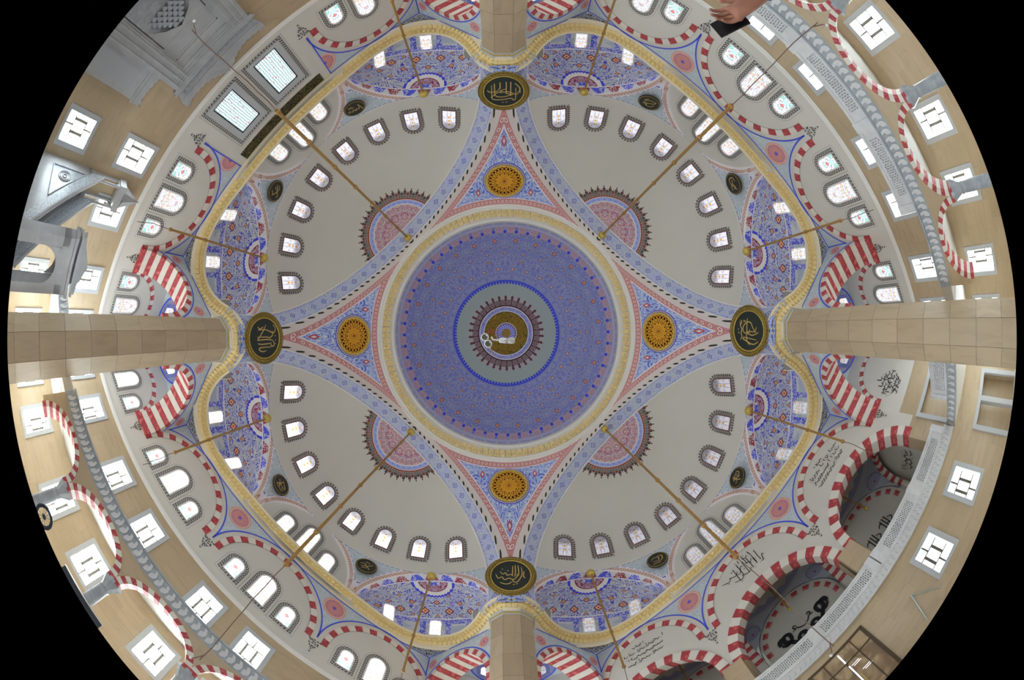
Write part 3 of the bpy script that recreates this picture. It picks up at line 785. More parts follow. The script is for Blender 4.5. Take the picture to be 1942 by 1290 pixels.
# ================================================================== ledge under the cornice
ZL = 11.12
for q in QUADS:
    m = MB(); outl = []
    n = len(CPATH)
    for i in range(n):
        p = CPATH[i] + CN[i] * -.40; x, y = p.x, p.y
        if abs(y) < 3.4: o = (14.85, y)
        elif CN[i].x < 0 and abs(CN[i].x) > abs(CN[i].y): o = (14.85, math.copysign(min(8.75, abs(y) + (14.85 - x) * max(0, -CN[i].y * math.copysign(1, y)) / max(.3, -CN[i].x)), y))
        else: o = (max(x, min(14.85, x + (8.75 - abs(y)) * max(0, -CN[i].x) / max(.3, abs(CN[i].y)))), math.copysign(8.75, y))
        outl.append(((x, y), o))
    for (a, ao), (b, bo) in zip(outl, outl[1:]):
        if abs(ao[0] - bo[0]) > .3 and abs(ao[1] - bo[1]) > .3:
            cx = (14.85, math.copysign(8.75, ao[1])); m.face([(*a, ZL), (*ao, ZL), (*cx, ZL)]); m.face([(*a, ZL), (*cx, ZL), (*bo, ZL), (*b, ZL)])
        else: m.face([(*a, ZL), (*ao, ZL), (*bo, ZL), (*b, ZL)])
    tag(add('cornice_ledge', m, black_scroll, None, QM[q]), f'black scrollwork soffit under the gold cornice at the {QN[q]}', 'soffit', kind='structure')

# ================================================================== voussoirs, lunettes, spandrel panels
def sector(r0, r1, a0, a1, dep, n=3):               # arch block: plane x,y, thickness along +z
    m = MB(); A = [a0 + (a1 - a0) * k / n for k in range(n + 1)]
    p = [(r1 * cos(a), r1 * sin(a)) for a in A] + [(r0 * cos(a), r0 * sin(a)) for a in reversed(A)]
    m.prism(p, 0, dep); return m
_vc = {}
def voussoirs(parent, r0, r1, nred, dep, M, step, a_lo=-4.5, a_hi=184.5, white=True, z0=0.0, ell=1.0):
    # red blocks centred on 90 deg, every `step` degrees, white ones between
    key = (r0, r1, step, dep)
    if key not in _vc:
        h = rad(step / 4); _vc[key] = {}
        for nm, mt in (('red_voussoir', red_stone), ('white_voussoir', white_stone)):
            me = sector(r0, r1, -h, h, dep).mesh(nm); me.materials.append(mt); _vc[key][nm] = me
    k = 0; a = 90.0; L = []
    j = 0
    while True:
        done = True
        for sg in ((1,) if j == 0 else (1, -1)):
            aa = 90 + sg * j * step / 2
            if a_lo <= aa <= a_hi: L.append((aa, 'red_voussoir' if j % 2 == 0 else 'white_voussoir')); done = False
        if done: break
        j += 1
    for aa, nm in L:
        if nm == 'white_voussoir' and not white: continue
        if ell != 1.0:                                # flattened arch: each block has its own shape
            kk = (key, ell, round(aa, 3), nm)
            if kk not in _vc:
                h = rad(step / 4); mb_ = sector(r0, r1, rad(aa) - h, rad(aa) + h, dep); mb_.v = [(x, y * ell, z) for x, y, z in mb_.v]
                me = mb_.mesh(nm); me.materials.append(red_stone if nm == 'red_voussoir' else white_stone); _vc[kk] = me
            add(nm, _vc[kk], None, parent, M @ T((0, 0, z0))); continue
        add(nm, _vc[key][nm], None, parent, M @ T((0, 0, z0)) @ RZ(aa))
ZA = 8.0                                             # springing of the wall arches
RB = 3.05
def col_strip(lo, hi, x0, x1, n, z, uvs=1.0):        # vertical strips between two height functions
    m = MB()
    for i in range(n):
        a, b = x0 + (x1 - x0) * i / n, x0 + (x1 - x0) * (i + 1) / n
        m.face([(a, lo(a), z), (b, lo(b), z), (b, hi(b), z), (a, hi(a), z)])
    return m
def ribbon(path, w, z):                               # flat painted line of width w in the x,y plane
    m = MB(); path = [Vector(p) for p in path]; n = len(path); N = []
    for i in range(n):
        t = (path[min(n - 1, i + 1)] - path[max(0, i - 1)]); t = t.normalized() if t.length > 1e-9 else Vector((1, 0)); N.append(Vector((-t.y, t.x)))
    W = w if hasattr(w, '__len__') else [w] * n
    for i in range(n - 1):
        a, b = path[i], path[i + 1]; na, nb = N[i] * W[i] / 2, N[i + 1] * W[i + 1] / 2
        m.face([(*(a - na), z), (*(b - nb), z), (*(b + nb), z), (*(a + na), z)])
    return m
def arcp(cx, cy, r, a0, a1, n=24): return [(cx + r * cos(rad(a0 + (a1 - a0) * k / n)), cy + r * sin(rad(a0 + (a1 - a0) * k / n))) for k in range(n + 1)]
def rosette(r):
    m = MB(); m.grid(lambda u, v: (r * v * cos(2 * pi * u), r * v * sin(2 * pi * u), 0), 48, 3, lambda u, v: (u, v)); return m
ros_me = rosette(.63).mesh('painted_rosette'); ros_me.materials.append(rosette_paint)
ros_gr = rosette(.60).mesh('painted_rosette'); ros_gr.materials.append(rosette_grey)
def ornament():                                       # pendant triangle of black scrolls
    m = MB(); rnd = random.Random(3)
    for row, (y, n) in enumerate(((-.02, 5), (-.14, 4), (-.26, 4), (-.38, 3), (-.5, 2), (-.62, 1), (-.74, 1))):
        for k in range(n):
            x = (k - (n - 1) / 2) * .13
            for pl in clover(x, y, rnd.choice((0, pi, .6, -.6)), .05): m.face([(a, b, 0) for a, b in pl])
    return m
orn_me = ornament().mesh('painted_pendant'); orn_me.materials.append(black_paint)
def lun_parts(q):
    C_ = ty_parts(.42, 1.5, .24, q, 'lace'); S_ = ty_parts(.31, .98, .24, q, 'gem'); return C_, S_
def lunette(q, s0, name, r0=2.47, r1=2.78, windows=True, RBl=RB):
    """blind arch on the wall of side q: ring of red and white blocks round a white field"""
    M = wallM(q, RW, s0, ZA)
    e = empty('wall_arch', M); tag(e, name, 'arch', 'red and white wall arches', 'structure')
    voussoirs(e, r0, r1, 11, .035, Matrix.Identity(4), 18.0)
    m = ribbon(arcp(0, 0, r0 - .015, 0, 180, 36), .02, .012); add('thin_line', m, mat('thin_line', col=P(110, 108, 104)), e)
    return e
def panel(q, sa, sb, tip, name, ros=True):
    """pale blue field between two wall arches, tip at s=tip; neighbours' centres sa, sb (None: vertical edge)"""
    top = 11.05; M = wallM(q, RW, tip, 0); m = MB()
    e = empty('spandrel_panel', M); tag(e, name, 'spandrel', 'spandrel panels between the wall arches', 'structure')
    def low(x):                                       # x = -(s - tip)
        s = tip - x; z = ZA
        for c in (sa, sb):
            if c is not None and abs(s - c) < RB: z = max(z, ZA + sqrt(max(0, RB ** 2 - (s - c) ** 2)))
        return z
    x0 = -(sb - tip) if sb is not None else 0.0; x1 = -(sa - tip) if sa is not None else 0.0
    x0, x1 = min(x0, x1), max(x0, x1)
    add('pale_field', col_strip(low, lambda x: max(top, low(x)), x0, x1, 48, .015), pale_blue, e)
    for c in (sa, sb):
        if c is None: continue
        xs = -(c - tip); pth = arcp(xs, ZA, RB, 90, 180 if xs > 0 else 0, 24); pth = [p for p in pth if x0 - .001 <= p[0] <= x1 + .001]
        if len(pth) > 1: add('blue_line', ribbon(pth, .075, .022), blue_line, e)
    add('blue_line', ribbon([(x0, 11.0), (x1, 11.0)], .06, .022), blue_line, e)
    if sa is None or sb is None: add('blue_line', ribbon([(0.04 if x1 > 0 else -.04, low(0) + .0), (0.04 if x1 > 0 else -.04, 11.0)], .06, .022), blue_line, e)
    if ros and sa is not None and sb is not None: add('painted_rosette', ros_me, None, e, T((0, 10.3, .024)))
    if sa is not None and sb is not None: add('painted_pendant', orn_me, None, e, T((0, 7.78, .012)))
    return e
for q in QUADS:
    CP, SP = lun_parts(q)
    opn = q == 'BR'
    names = {-6.1: f'anticlockwise of', 0: 'at the middle of', 6.1: 'clockwise of'}
    for s0, cn in ((-12.2, 'far'), (-6.1, 'side'), (0, 'middle'), (6.1, 'side'), (12.2, 'far')):
        if q == 'TL' and s0 == 0: continue
        pn = NEXTP[q][0 if s0 < 0 else 1]
        where = 'in the middle of the wall' if s0 == 0 else (f'behind the {pn} pier' if abs(s0) > 9 else f'next to the {pn} pier')
        lunette(q, s0, f'blind arch of red and white blocks {where} at the {QN[q]}', r0=2.47 if abs(s0) < 9 else 2.0, r1=2.78 if abs(s0) < 9 else 2.27)
        if opn and abs(s0) < 13: continue
        for k, ds in enumerate((-1.47, 0, 1.47)):
            wn = ('tall middle' if ds == 0 else ('short anticlockwise' if k == 0 else 'short clockwise'))
            window(wallM(q, RW, s0 + ds, ZT + .75), f'{wn} window with braided border in the arch {where} at the {QN[q]}', CP if ds == 0 else SP, group='lunette windows')
    for sg in (-1, 1):
        pn = NEXTP[q][0 if sg < 0 else 1]
        a, b = sorted((0.0, sg * 6.1)) if True else (0, 0)
        if q == 'TL':
            # beside the mihrab windows the panel stops at a vertical edge
            e = panel(q, *( (sg * 6.1, None) if sg < 0 else (None, sg * 6.1)), sg * 3.05, f'pale blue half panel with half rosette beside the lattice windows towards the {pn} pier')
            h = MB(); h.grid(lambda u, v: (.6 * v * cos(pi * u - pi / 2) * (1 if sg < 0 else -1), .6 * v * sin(pi * u - pi / 2), 0), 24, 3, lambda u, v: (u / 2, v)); add('painted_rosette', h, rosette_paint, e, T((.06 if sg < 0 else -.06, 10.15, .024)))
            add('painted_pendant', orn_me, None, e, T((0, 7.78, .012)))
        else:
            panel(q, a, b, sg * 3.05, f'pale blue panel with red rosette between wall arches towards the {pn} pier at the {QN[q]}')
        # field between side arch and the striped arch
        c = sg * 6.1; t = sg * 8.72; M = wallM(q, RW, t, 0); e = empty('spandrel_panel', M)
        tag(e, f'narrow pale blue spandrel in the corner beside the {pn} pier at the {QN[q]}', 'spandrel', 'corner spandrel panels', 'structure')
        def low(x): s = t - x; return ZA + sqrt(max(0, RB ** 2 - (s - c) ** 2))
        x0, x1 = sorted((0, -(c - t))); add('pale_field', col_strip(low, lambda x: max(11.05, low(x)), x0, x1, 32, .015), pale_blue, e)
        pth = [(x0 + (x1 - x0) * k / 28, low(x0 + (x1 - x0) * k / 28)) for k in range(29)]; add('blue_line', ribbon(pth, .075, .022), blue_line, e)
        add('blue_line', ribbon([(x0, 11.0), (x1, 11.0)], .06, .022), blue_line, e)
        xx = .05 * (1 if x1 > 0 else -1); add('blue_line', ribbon([(xx, low(0)), (xx, 11.0)], .06, .022), blue_line, e)

# ================================================================== striped arches from the piers to the walls, corner bays
SA, SB = 8.72, 10.0
DC, RI, RO = 12.45, 2.2, 2.52
for q in QUADS:
    for sg in (-1, 1):
        pn = NEXTP[q][0 if sg < 0 else 1]
        # frame: x along d, y up, z towards the middle of the side (-sg s)
        M = QM[q] @ axes((DC, sg * SB, ZA), (sg * 1.0, 0, 0), (0, 0, 1), (0, -sg, 0))
        e = empty('striped_arch', M); tag(e, f'red and white striped arch from the {pn} pier to the {QN[q]} wall', 'arch', 'striped arches', 'structure')
        dep = SB - SA
        voussoirs(e, RI, RO, 0, dep + .02, Matrix.Identity(4), 18.0, -1, 181)
        def low(x): return sqrt(max(0, RO ** 2 - x * x)) if abs(x) < RO else 0.0
        add('pale_field', col_strip(low, lambda x: max(ZL - ZA, low(x)), -2.6, 2.6, 48, dep), pale_blue, e)
        add('back_field', col_strip(lambda x: sqrt(max(0, RI ** 2 - x * x)) if abs(x) < RI else 0., lambda x: 4.4, -2.6, 2.6, 48, -.01), pale_blue, e)
        add('blue_line', ribbon(arcp(0, 0, RO + .10, 0, 180, 40), .075, dep + .008), blue_line, e)
        add('blue_line', ribbon([(-2.5, ZL - ZA - .06), (2.5, ZL - ZA - .06)], .06, dep + .008), blue_line, e)
        for sx in (-1, 1):
            add('painted_fan', ros_me, None, e, T((sx * 1.95, 2.35, dep + .006)) @ Matrix.Scale(.55, 4))
        # corbel under the arch on the wall side, painted with a scroll pendant
        xw = sg * (RW - DC)
        add('painted_pendant', orn_me, None, e, axes((xw - sg * .02, -.12, dep / 2), (0, 0, sg), (0, 1, 0), (-sg, 0, 0)))
for pn, ang in PIERS.items():
    # corner bay vault in the frame of the pier axis (x outwards along the diagonal)
    e = empty('corner_vault', RZ(ang)); tag(e, f'small domed corner vault behind the {pn} pier', 'vault', kind='structure')
    R45 = RZ(45); c = 12.4; R = 2.25
    m = MB()
    def cv(u, v):
        a = 2 * pi * u; k = 1 / max(abs(cos(a)), abs(sin(a))); sq = 2.45 * k; r = R + (sq - R) * v; return c + r * cos(a), c + r * sin(a), 11.1 - .9 * max(0, (r - R)) * (k - 1) * 2
    m.grid(cv, 64, 6, lambda u, v: (u * 15, v * 2)); add('vault_pendentives', m, pale_blue, e, RZ(-45))
    m = MB(); m.lathe([(R, 11.08), (R, 11.2)] , 48, c=(c, c)); m.lathe([(R + .12, 11.2), (R + .12, 12.3)] + [((R + .12) * cos(t * pi / 20), 12.3 + 2.0 * sin(t * pi / 20)) for t in range(1, 11)], 48, c=(c, c))
    vm = mat('corner_vault_paint', lambda B: B.mix(B.curl(B.obj()[0] * 2., B.obj()[1] * 2., 6, .3, .8), P(150, 152, 164), P(128, 132, 164)))
    add('vault_dome', m, vm, e, RZ(-45))
    m = MB(); m.tube([(c + (R + .02) * cos(2 * pi * k / 48), c + (R + .02) * sin(2 * pi * k / 48), 11.08) for k in range(48)], .05, 6, True); add('blue_ring', m, blue_line, e, RZ(-45))
    for k, a in enumerate((0, 90)):
        p = Vector((c + (R + .05) * cos(rad(a)), c + (R + .05) * sin(rad(a)), 11.42)); n = Vector((-cos(rad(a)), -sin(rad(a)), 0)); up = Vector((0, 0, 1))
        sd = [q for q in QUADS if pn in NEXTP[q]]
        qq = [q for q in QUADS if NEXTP[q][1] == pn][0] if k == 0 else [q for q in QUADS if NEXTP[q][0] == pn][0]
        # ty_parts share one frame design; a blue painted surround
        fr = MB(); fr.ring(arch_poly(.58, -.1, .45), arch_poly(.32, .06, .45), -.03, .02)
        pts = [M1('pane', glass_pane(.32, .06, .45, .0), glass('glass_lace_' + qq, 'lace', QP[qq])), M1('painted_surround', fr, mat('blue_surround', lambda B: B.mix(B.curl(B.obj()[0] * 9., B.obj()[1] * 9., 6, .4, .8), P(140, 144, 174), P(78, 82, 158))))]
        window(RZ(ang) @ RZ(-45) @ axes(p, up.cross(n), up, n), f'small bright window in the corner vault behind the {pn} pier, on its {QN[qq]} side', pts)

# ================================================================== piers of stacked stone
PR, PC = .98, 12.95
def octa(r, n=8): return [(r * cos(2 * pi * (k + .5) / n), r * sin(2 * pi * (k + .5) / n)) for k in range(n)]
def pier_block(h):
    o = octa(PR); a, b = o[7], o[0]; g = .006
    m = MB(); ia, ib = (a[0] - .22, a[1] * .80), (b[0] - .22, b[1] * .80)
    p = [(a[0], a[1] + g), (b[0], b[1] - g), ib, ia]
    m.prism(p, g, h - g); return m
NCO = 10; HC = (10.95 - FLOOR) / NCO
pb = pier_block(HC).mesh('stone_block'); pb.materials.append(tan_stone)
for pn, ang in PIERS.items():
    e = empty('pier', RZ(ang) @ T((PC, 0, FLOOR))); tag(e, f'tall octagonal beige stone pier at the {pn} of the picture', 'pier', 'octagonal piers', 'structure')
    for c in range(NCO):
        for k in range(8):
            add('stone_block', pb, None, e, T((0, 0, c * HC)) @ RZ(45 * k))
    core = MB(); core.prism(octa(PR * .93), 0, 10.95 - FLOOR); add('joint_core', core, mat('joint_mortar', col=P(124, 104, 82)), e)
    z0 = 10.95 - FLOOR; steps = [(PR, z0), (PR + .06, z0 + .05), (PR + .06, z0 + .12), (PR + .12, z0 + .15), (PR + .16, z0 + .24), (PR + .30, z0 + .30), (PR + .34, z0 + .42), (PR + .52, z0 + .46), (PR + .6, z0 + .58)]
    cp = MB()
    for (r0, h0), (r1, h1) in zip(steps, steps[1:]):
        a, b = octa(r0), octa(r1)
        for k in range(8): cp.face([(*a[k], h0), (*a[(k + 1) % 8], h0), (*b[(k + 1) % 8], h1), (*b[k], h1)])
    add('capital', cp, moulding, e)
    gr = MB(); gr.ring(octa(PR + .085), octa(PR - .02), z0 + .055, z0 + .12); gr.face([(x, y, z0 + .055) for x, y in octa(PR + .085)]); add('gold_band', gr, gold, e)

# ================================================================== medallions
def stroke(m, pts, w, z=.03, n=6):
    pts = catmull([Vector(p) for p in pts], n) if len(pts) > 2 else [Vector(p) for p in pts]
    L = len(pts); W = [w * (.45 + .55 * sin(pi * min(1, max(0, (i + .6) / L))) ** .5) for i in range(L)]
    r = ribbon(pts, W, z)
    i0 = len(m.v); m.v += r.v; m.f += [tuple(i0 + k for k in f) for f in r.f]; m.uv += r.uv; m.uv2 += r.uv2; m.sm += r.sm
# strokes traced from the photograph, each in a unit disc, y up as one reads it
BIG = {
 'left': [[(-.74, .62), (-.62, .78), (-.40, .80), (-.30, .66), (-.36, .40), (-.46, .1), (-.44, -.5)], [(-.42, .56), (-.2, .62), (-.02, .40), (-.06, .1), (-.05, -.55)], [(.12, .58), (.08, .1), (.12, -.52)], [(.12, .58), (.3, .72), (.46, .66), (.42, .5), (.25, .46)], [(.3, .42), (.34, -.2), (.3, -.5)], [(.5, .5), (.52, -.3), (.62, -.42), (.74, -.2), (.7, .1)], [(-.72, .1), (-.4, -.1), (0, -.42), (.1, -.55)], [(-.62, -.1), (-.5, -.35), (-.62, -.5)], [(-.15, .8), (-.1, .86)], [(.1, .82), (.16, .86)], [(.3, .84), (.34, .8)]],
 'right': [[(-.78, -.1), (-.6, .1), (-.3, .14), (.1, .12), (.44, .1), (.7, .06)], [(-.70, -.5), (-.6, -.7), (-.74, -.3), (-.5, .3), (-.42, .42), (-.36, .3), (-.5, -.55)], [(-.1, -.72), (-.24, -.3), (-.16, .0), (-.05, .1), (-.06, -.6)], [(.2, -.6), (.0, -.46), (.2, -.3), (.42, -.2), (.5, .0), (.36, .3), (.1, .42), (-.1, .3), (-.1, .0), (.1, -.1)], [(-.5, .62), (-.3, .5), (-.1, .56), (.1, .5), (.3, .6), (.55, .64)], [(.36, .6), (.5, .5), (.62, .56)], [(.5, .3), (.62, .36)], [(.5, .2), (.6, .26)], [(-.14, .72), (-.05, .76)], [(.08, .74), (.14, .78)]],
 'top': [[(-.66, -.3), (-.66, .52), (-.52, .62), (-.42, .5), (.1, .60), (.55, .58), (.66, .4), (.66, -.5)], [(-.86, -.1), (-.7, .2), (-.3, .02), (.0, .02), (.2, -.06), (-.1, -.2)], [(-.9, .1), (-.86, -.3), (-.6, -.62)], [(-.38, .3), (-.38, -.72)], [(-.14, .1), (-.14, -.72)], [(-.5, .22), (0, .38), (.36, .36), (.5, .2), (.3, .04), (.1, .1)], [(.5, .2), (.5, -.6)], [(.5, .2), (.72, .42)], [(.3, -.1), (.5, .0), (.8, .0), (.9, -.14)], [(.2, -.7), (.2, -.3), (.3, -.14)], [(-.5, .24), (-.1, .12)], [(-.2, .78), (-.1, .8)], [(.02, .8), (.1, .82)]],
 'bottom': [[(-.84, .1), (-.7, -.2), (-.5, -.1), (-.36, -.3), (-.1, -.2), (.1, -.3), (.3, -.16), (.36, .1)], [(-.6, .3), (-.46, .12), (-.3, .2), (-.2, .02), (.0, .08), (.1, -.06)], [(.12, .72), (.1, .3), (.08, -.05)], [(.26, .78), (.26, .2), (.2, -.1)], [(.42, .76), (.44, .1), (.3, -.12)], [(.6, .62), (.62, .1), (.5, -.25), (.3, -.5), (.1, -.42), (.16, -.3)], [(.74, .3), (.7, -.1), (.8, -.2)], [(-.6, -.5), (-.3, -.62), (-.05, -.56), (.0, -.44)], [(-.2, .34), (-.12, .38)], [(-.5, .46), (-.44, .5)], [(.1, -.66), (.2, -.66)], [(.28, -.64), (.36, -.6)]],
}
SMALL = [
 [[(-.56, .1), (-.3, .32), (.0, .2), (.3, .5), (.46, .3)], [(-.5, -.2), (-.2, .1), (.1, .1)], [(.0, .3), (.3, -.1), (.5, -.3)], [(-.3, -.3), (-.1, -.05)], [(.1, -.55), (.4, -.2)]],
 [[(-.4, -.1), (-.3, .3), (-.1, .1), (.0, .34), (.16, .06), (.3, .3), (.5, .0)], [(-.6, .5), (-.4, -.4)], [(.0, -.2), (.5, -.3)], [(.1, -.4), (.5, -.46)], [(.5, .3), (.62, .1), (.5, .0)]],
 [[(-.5, .0), (-.3, .4), (.1, .44), (.1, .1), (-.3, -.1), (-.5, -.4), (.1, -.36), (.4, .0), (.2, .4)], [(.1, .1), (.5, .3)], [(.2, -.5), (.5, -.2)]],
 [[(-.46, .5), (-.1, .3), (-.1, .0), (-.4, -.1), (-.4, .2)], [(-.6, -.2), (-.1, .1)], [(.1, .3), (.5, .2), (.5, -.3), (.1, -.4)], [(.05, .3), (.1, .0), (.4, -.1)]],
 [[(-.2, .5), (-.2, .0), (.3, -.1)], [(-.5, -.3), (-.1, -.1), (-.1, .4), (.3, .1)], [(.1, .3), (.4, .4), (.5, .1), (.2, -.2), (.1, .1)], [(-.1, -.2), (.1, -.6)], [(-.4, .1), (-.3, .3)]],
 [[(-.5, .2), (-.2, .4), (.2, .2), (.0, -.2), (-.4, -.1)], [(.1, .4), (.5, .3), (.4, -.2), (.0, -.4)], [(-.5, -.4), (.1, -.5)]],
 [[(-.6, .0), (-.2, .2), (.0, -.1), (.3, .2), (.5, .4)], [(-.4, -.3), (.0, -.1), (.4, -.4)], [(-.2, .5), (.2, .4)], [(-.3, -.5), (.1, -.3)]],
 [[(-.1, .5), (-.1, -.3), (.4, -.5)], [(-.1, .5), (.5, .1), (-.3, -.1)], [(-.5, .2), (-.2, -.1), (-.4, -.4), (.0, -.5)], [(.2, -.2), (.5, -.3)]],
]
def disc(r, z, n=48):
    m = MB(); m.grid(lambda u, v: (r * v * cos(2 * pi * u), r * v * sin(2 * pi * u), z), n, 2, smooth=False); return m
def rope(R, r, turns, n=160):
    m = MB()
    for k in range(turns):
        a = 2 * pi * k / turns; w = 2 * pi / turns * .95
        m.tube([((R + r * .55 * (t - .5) * 2) * cos(a + w * (t - .5) * 1.7), (R + r * .55 * (t - .5) * 2) * sin(a + w * (t - .5) * 1.7), .06 + .02 * sin(pi * t)) for t in (0, .25, .5, .75, 1)], [r * .28, r * .42, r * .46, r * .42, r * .28], 6)
    return m
rope_one = MB(); R_, r_ = 1.04, .115; w_ = 2 * pi / 40 * .95
rope_one.tube([((R_ + r_ * 1.05 * (t - .5)) * cos(w_ * (t - .5) * 1.7), (R_ + r_ * 1.05 * (t - .5)) * sin(w_ * (t - .5) * 1.7), .06 + .03 * sin(pi * t)) for t in (0, .25, .5, .75, 1)], [r_ * .3, r_ * .44, r_ * .48, r_ * .44, r_ * .3], 6)
rope_me = rope_one.mesh('rope_twist'); rope_me.materials.append(dark_gold)
for pn, ang in PIERS.items():
    tl = rad(12); n = Vector((-cos(tl), 0, -sin(tl))); up = Vector((-sin(tl), 0, cos(tl)))
    M = RZ(ang) @ axes((11.02, 0, 12.72), up.cross(n), up, n) @ Matrix.Diagonal((1, 1.06, 1, 1))
    e = empty('calligraphy_medallion', M); tag(e, f'large dark green oval medallion with gold script and rope rim above the {pn} pier', 'medallion', 'large medallions')
    body = MB(); body.prism([(1.14 * cos(2 * pi * k / 64), 1.14 * sin(2 * pi * k / 64)) for k in range(64)], -.12, .03); add('backboard', body, dark_gold, e)
    add('disc', disc(.9, .035), green_disc, e)
    rim = MB(); rim.tube([(.92 * cos(2 * pi * k / 64), .92 * sin(2 * pi * k / 64), .05) for k in range(64)], .035, 6, True); add('inner_rim', rim, gold, e)
    rim = MB(); rim.tube([(1.15 * cos(2 * pi * k / 64), 1.15 * sin(2 * pi * k / 64), .04) for k in range(64)], .035, 6, True); add('outer_rim', rim, dark_gold, e)
    for k in range(40): add('rope_twist', rope_me, None, e, RZ(9 * k))
    for st in BIG[pn]:
        sc = MB(); stroke(sc, [(x * .82, y * .82) for x, y in st], .05, .045)
        add('script_stroke', sc, mat('gold_script', col=C(168, 144, 84, 1.9), rough=.4, metal=.2), e)
k = 0
for q, azs in (('TL', (-22.5, 21.5)), ('TR', (-23.3, 22)), ('BR', (-22.3, 22.2)), ('BL', (-23.2, 22.4))):
    for az in azs:
        a = rad(az); lean = rad(-8); n = Vector((-cos(a) * cos(lean), -sin(a) * cos(lean), -sin(lean) * -1 * -1)); up0 = Vector((0, 0, 1)); n.normalize()
        up = (up0 - n * up0.dot(n)).normalized(); p = Vector((A0 + 7.93 * cos(a), 7.93 * sin(a), 13.6)) + n * .02
        e = empty('name_medallion', QM[q] @ axes(p, up.cross(n), up, n)); pn = NEXTP[q][0 if az < 0 else 1]
        tag(e, f'small black oval medallion with gold script at the {QN[q]}, towards the {pn} pier', 'medallion', 'small medallions')
        b = MB(); b.prism([(.59 * cos(2 * pi * t / 48), .70 * sin(2 * pi * t / 48)) for t in range(48)], -.05, .03); add('disc', b, dark_disc, e)
        r = MB(); r.tube([(.535 * cos(2 * pi * t / 48), .64 * sin(2 * pi * t / 48), .04) for t in range(48)], .028, 6, True); add('gold_rim', r, dark_gold, e)
        for st in SMALL[k]:
            sc = MB(); stroke(sc, [(x * .62, y * .7) for x, y in st], .05, .04); add('script_stroke', sc, MATS['gold_script'], e)
        k += 1

# ================================================================== suspension rods
def rod(M, z_top, z_end, z_wire, label, jag, thick=.055, bare=True):
    e = empty('hanging_rod', M @ T((0, 0, z_top))); tag(e, label, 'lamp rod', 'lamp suspension rods')
    b = MB(); b.lathe([(.0, .02), (.10, .0), (.20, -.08), (.25, -.2), (.2, -.34), (.1, -.42), (.05, -.44)], 20); add('ceiling_rose', b, gold, e)
    L = z_top - z_end; r = MB(); r.tube([(0, 0, -.4), (0, 0, -L)], thick, 10); add('rod', r, bronze, e)
    cm = MB(); cm.lathe([(thick, .07), (thick * 1.6, .05), (thick * 1.7, 0), (thick * 1.6, -.05), (thick, -.07)], 10); cme = cm.mesh('collar'); cme.materials.append(bronze)
    n = int(L / 1.9)
    for k in range(1, n + 1): add('collar', cme, None, e, T((0, 0, -.4 - (L - .5) * k / n)))
    rnd = random.Random(int(z_wire * 10) + jag); pts = []; x = y = 0
    for k in range(9):
        pts.append((x, y, -L - (z_end - z_wire) * k / 8)); x += rnd.uniform(-.03, .03); y += rnd.uniform(-.03, .03)
    w = MB(); w.tube(pts, .014, 5); wo = add('cable', w, mat('cable', col=P(92, 74, 66)), e)
    if bare:
        h = MB(); px, py, pz = pts[-1]; h.tube([(px, py, pz), (px + .12, py, pz + .22), (px + .2, py + .1, pz - .05), (px + .1, py + .16, pz - .12)], .014, 5); add('cable_loop', h, MATS['cable'], wo)
        t = MB(); t.lathe([(.0, .03), (.03, .02), (.035, -.05), (.0, -.07)], 8, c=(px + .1, py + .16)); add('terminal', t, white_paint, wo, T((0, 0, pz - .12)))
    return e
for i, q in enumerate(QUADS):
    rod(QM[q] @ T((8.5, 0, 0)), 20.38, 5.9, {'TL': 1.75, 'TR': 1.7, 'BL': 1.45, 'BR': 1.35}[q], f'long bronze lamp rod hanging from the crown of the {QN[q]} great arch', i)
    for sg in (-1, 1):
        pn = NEXTP[q][0 if sg < 0 else 1]
        rod(QM[q] @ T((11.8, sg * 5.92, 0)), 14.42, 7.2, 5.4, f'bronze lamp rod in the {QN[q]} apse beside the {pn} pier', i + 7 * sg + 20, .05, False)
# ================================================================== outer walls
def rect_wall(x0, x1, y0, y1, holes, z=0.0):
    m = MB(); xs = sorted({x0, x1, *[h[0] for h in holes], *[h[1] for h in holes]}); ys = sorted({y0, y1, *[h[2] for h in holes], *[h[3] for h in holes]})
    xs = [x for x in xs if x0 <= x <= x1]; ys = [y for y in ys if y0 <= y <= y1]
    for a, b in zip(xs, xs[1:]):
        for c, d in zip(ys, ys[1:]):
            mx, my = (a + b) / 2, (c + d) / 2
            if not any(h[0] < mx < h[1] and h[2] < my < h[3] for h in holes): m.face([(a, c, z), (b, c, z), (b, d, z), (a, d, z)])
    return m
WW, WH = 1.08, 1.70                                    # plain windows
ROWS = ((.0, 'lower'), (3.92, 'upper'))
def pane_layout(W, H):
    b = .065; r = H * .25; P_ = []
    for y0, y1 in ((0, r), (H - r, H)):
        P_ += [(-W / 2, -b / 2, y0, y1), (b / 2, W / 2, y0, y1)]
    e = W * .23; t = W * .10
    P_ += [(-W / 2, -W / 2 + e, r + b, H - r - b), (W / 2 - e, W / 2, r + b, H - r - b), (-W / 2 + e + t, W / 2 - e - t, r + b, H - r - b)]
    return P_
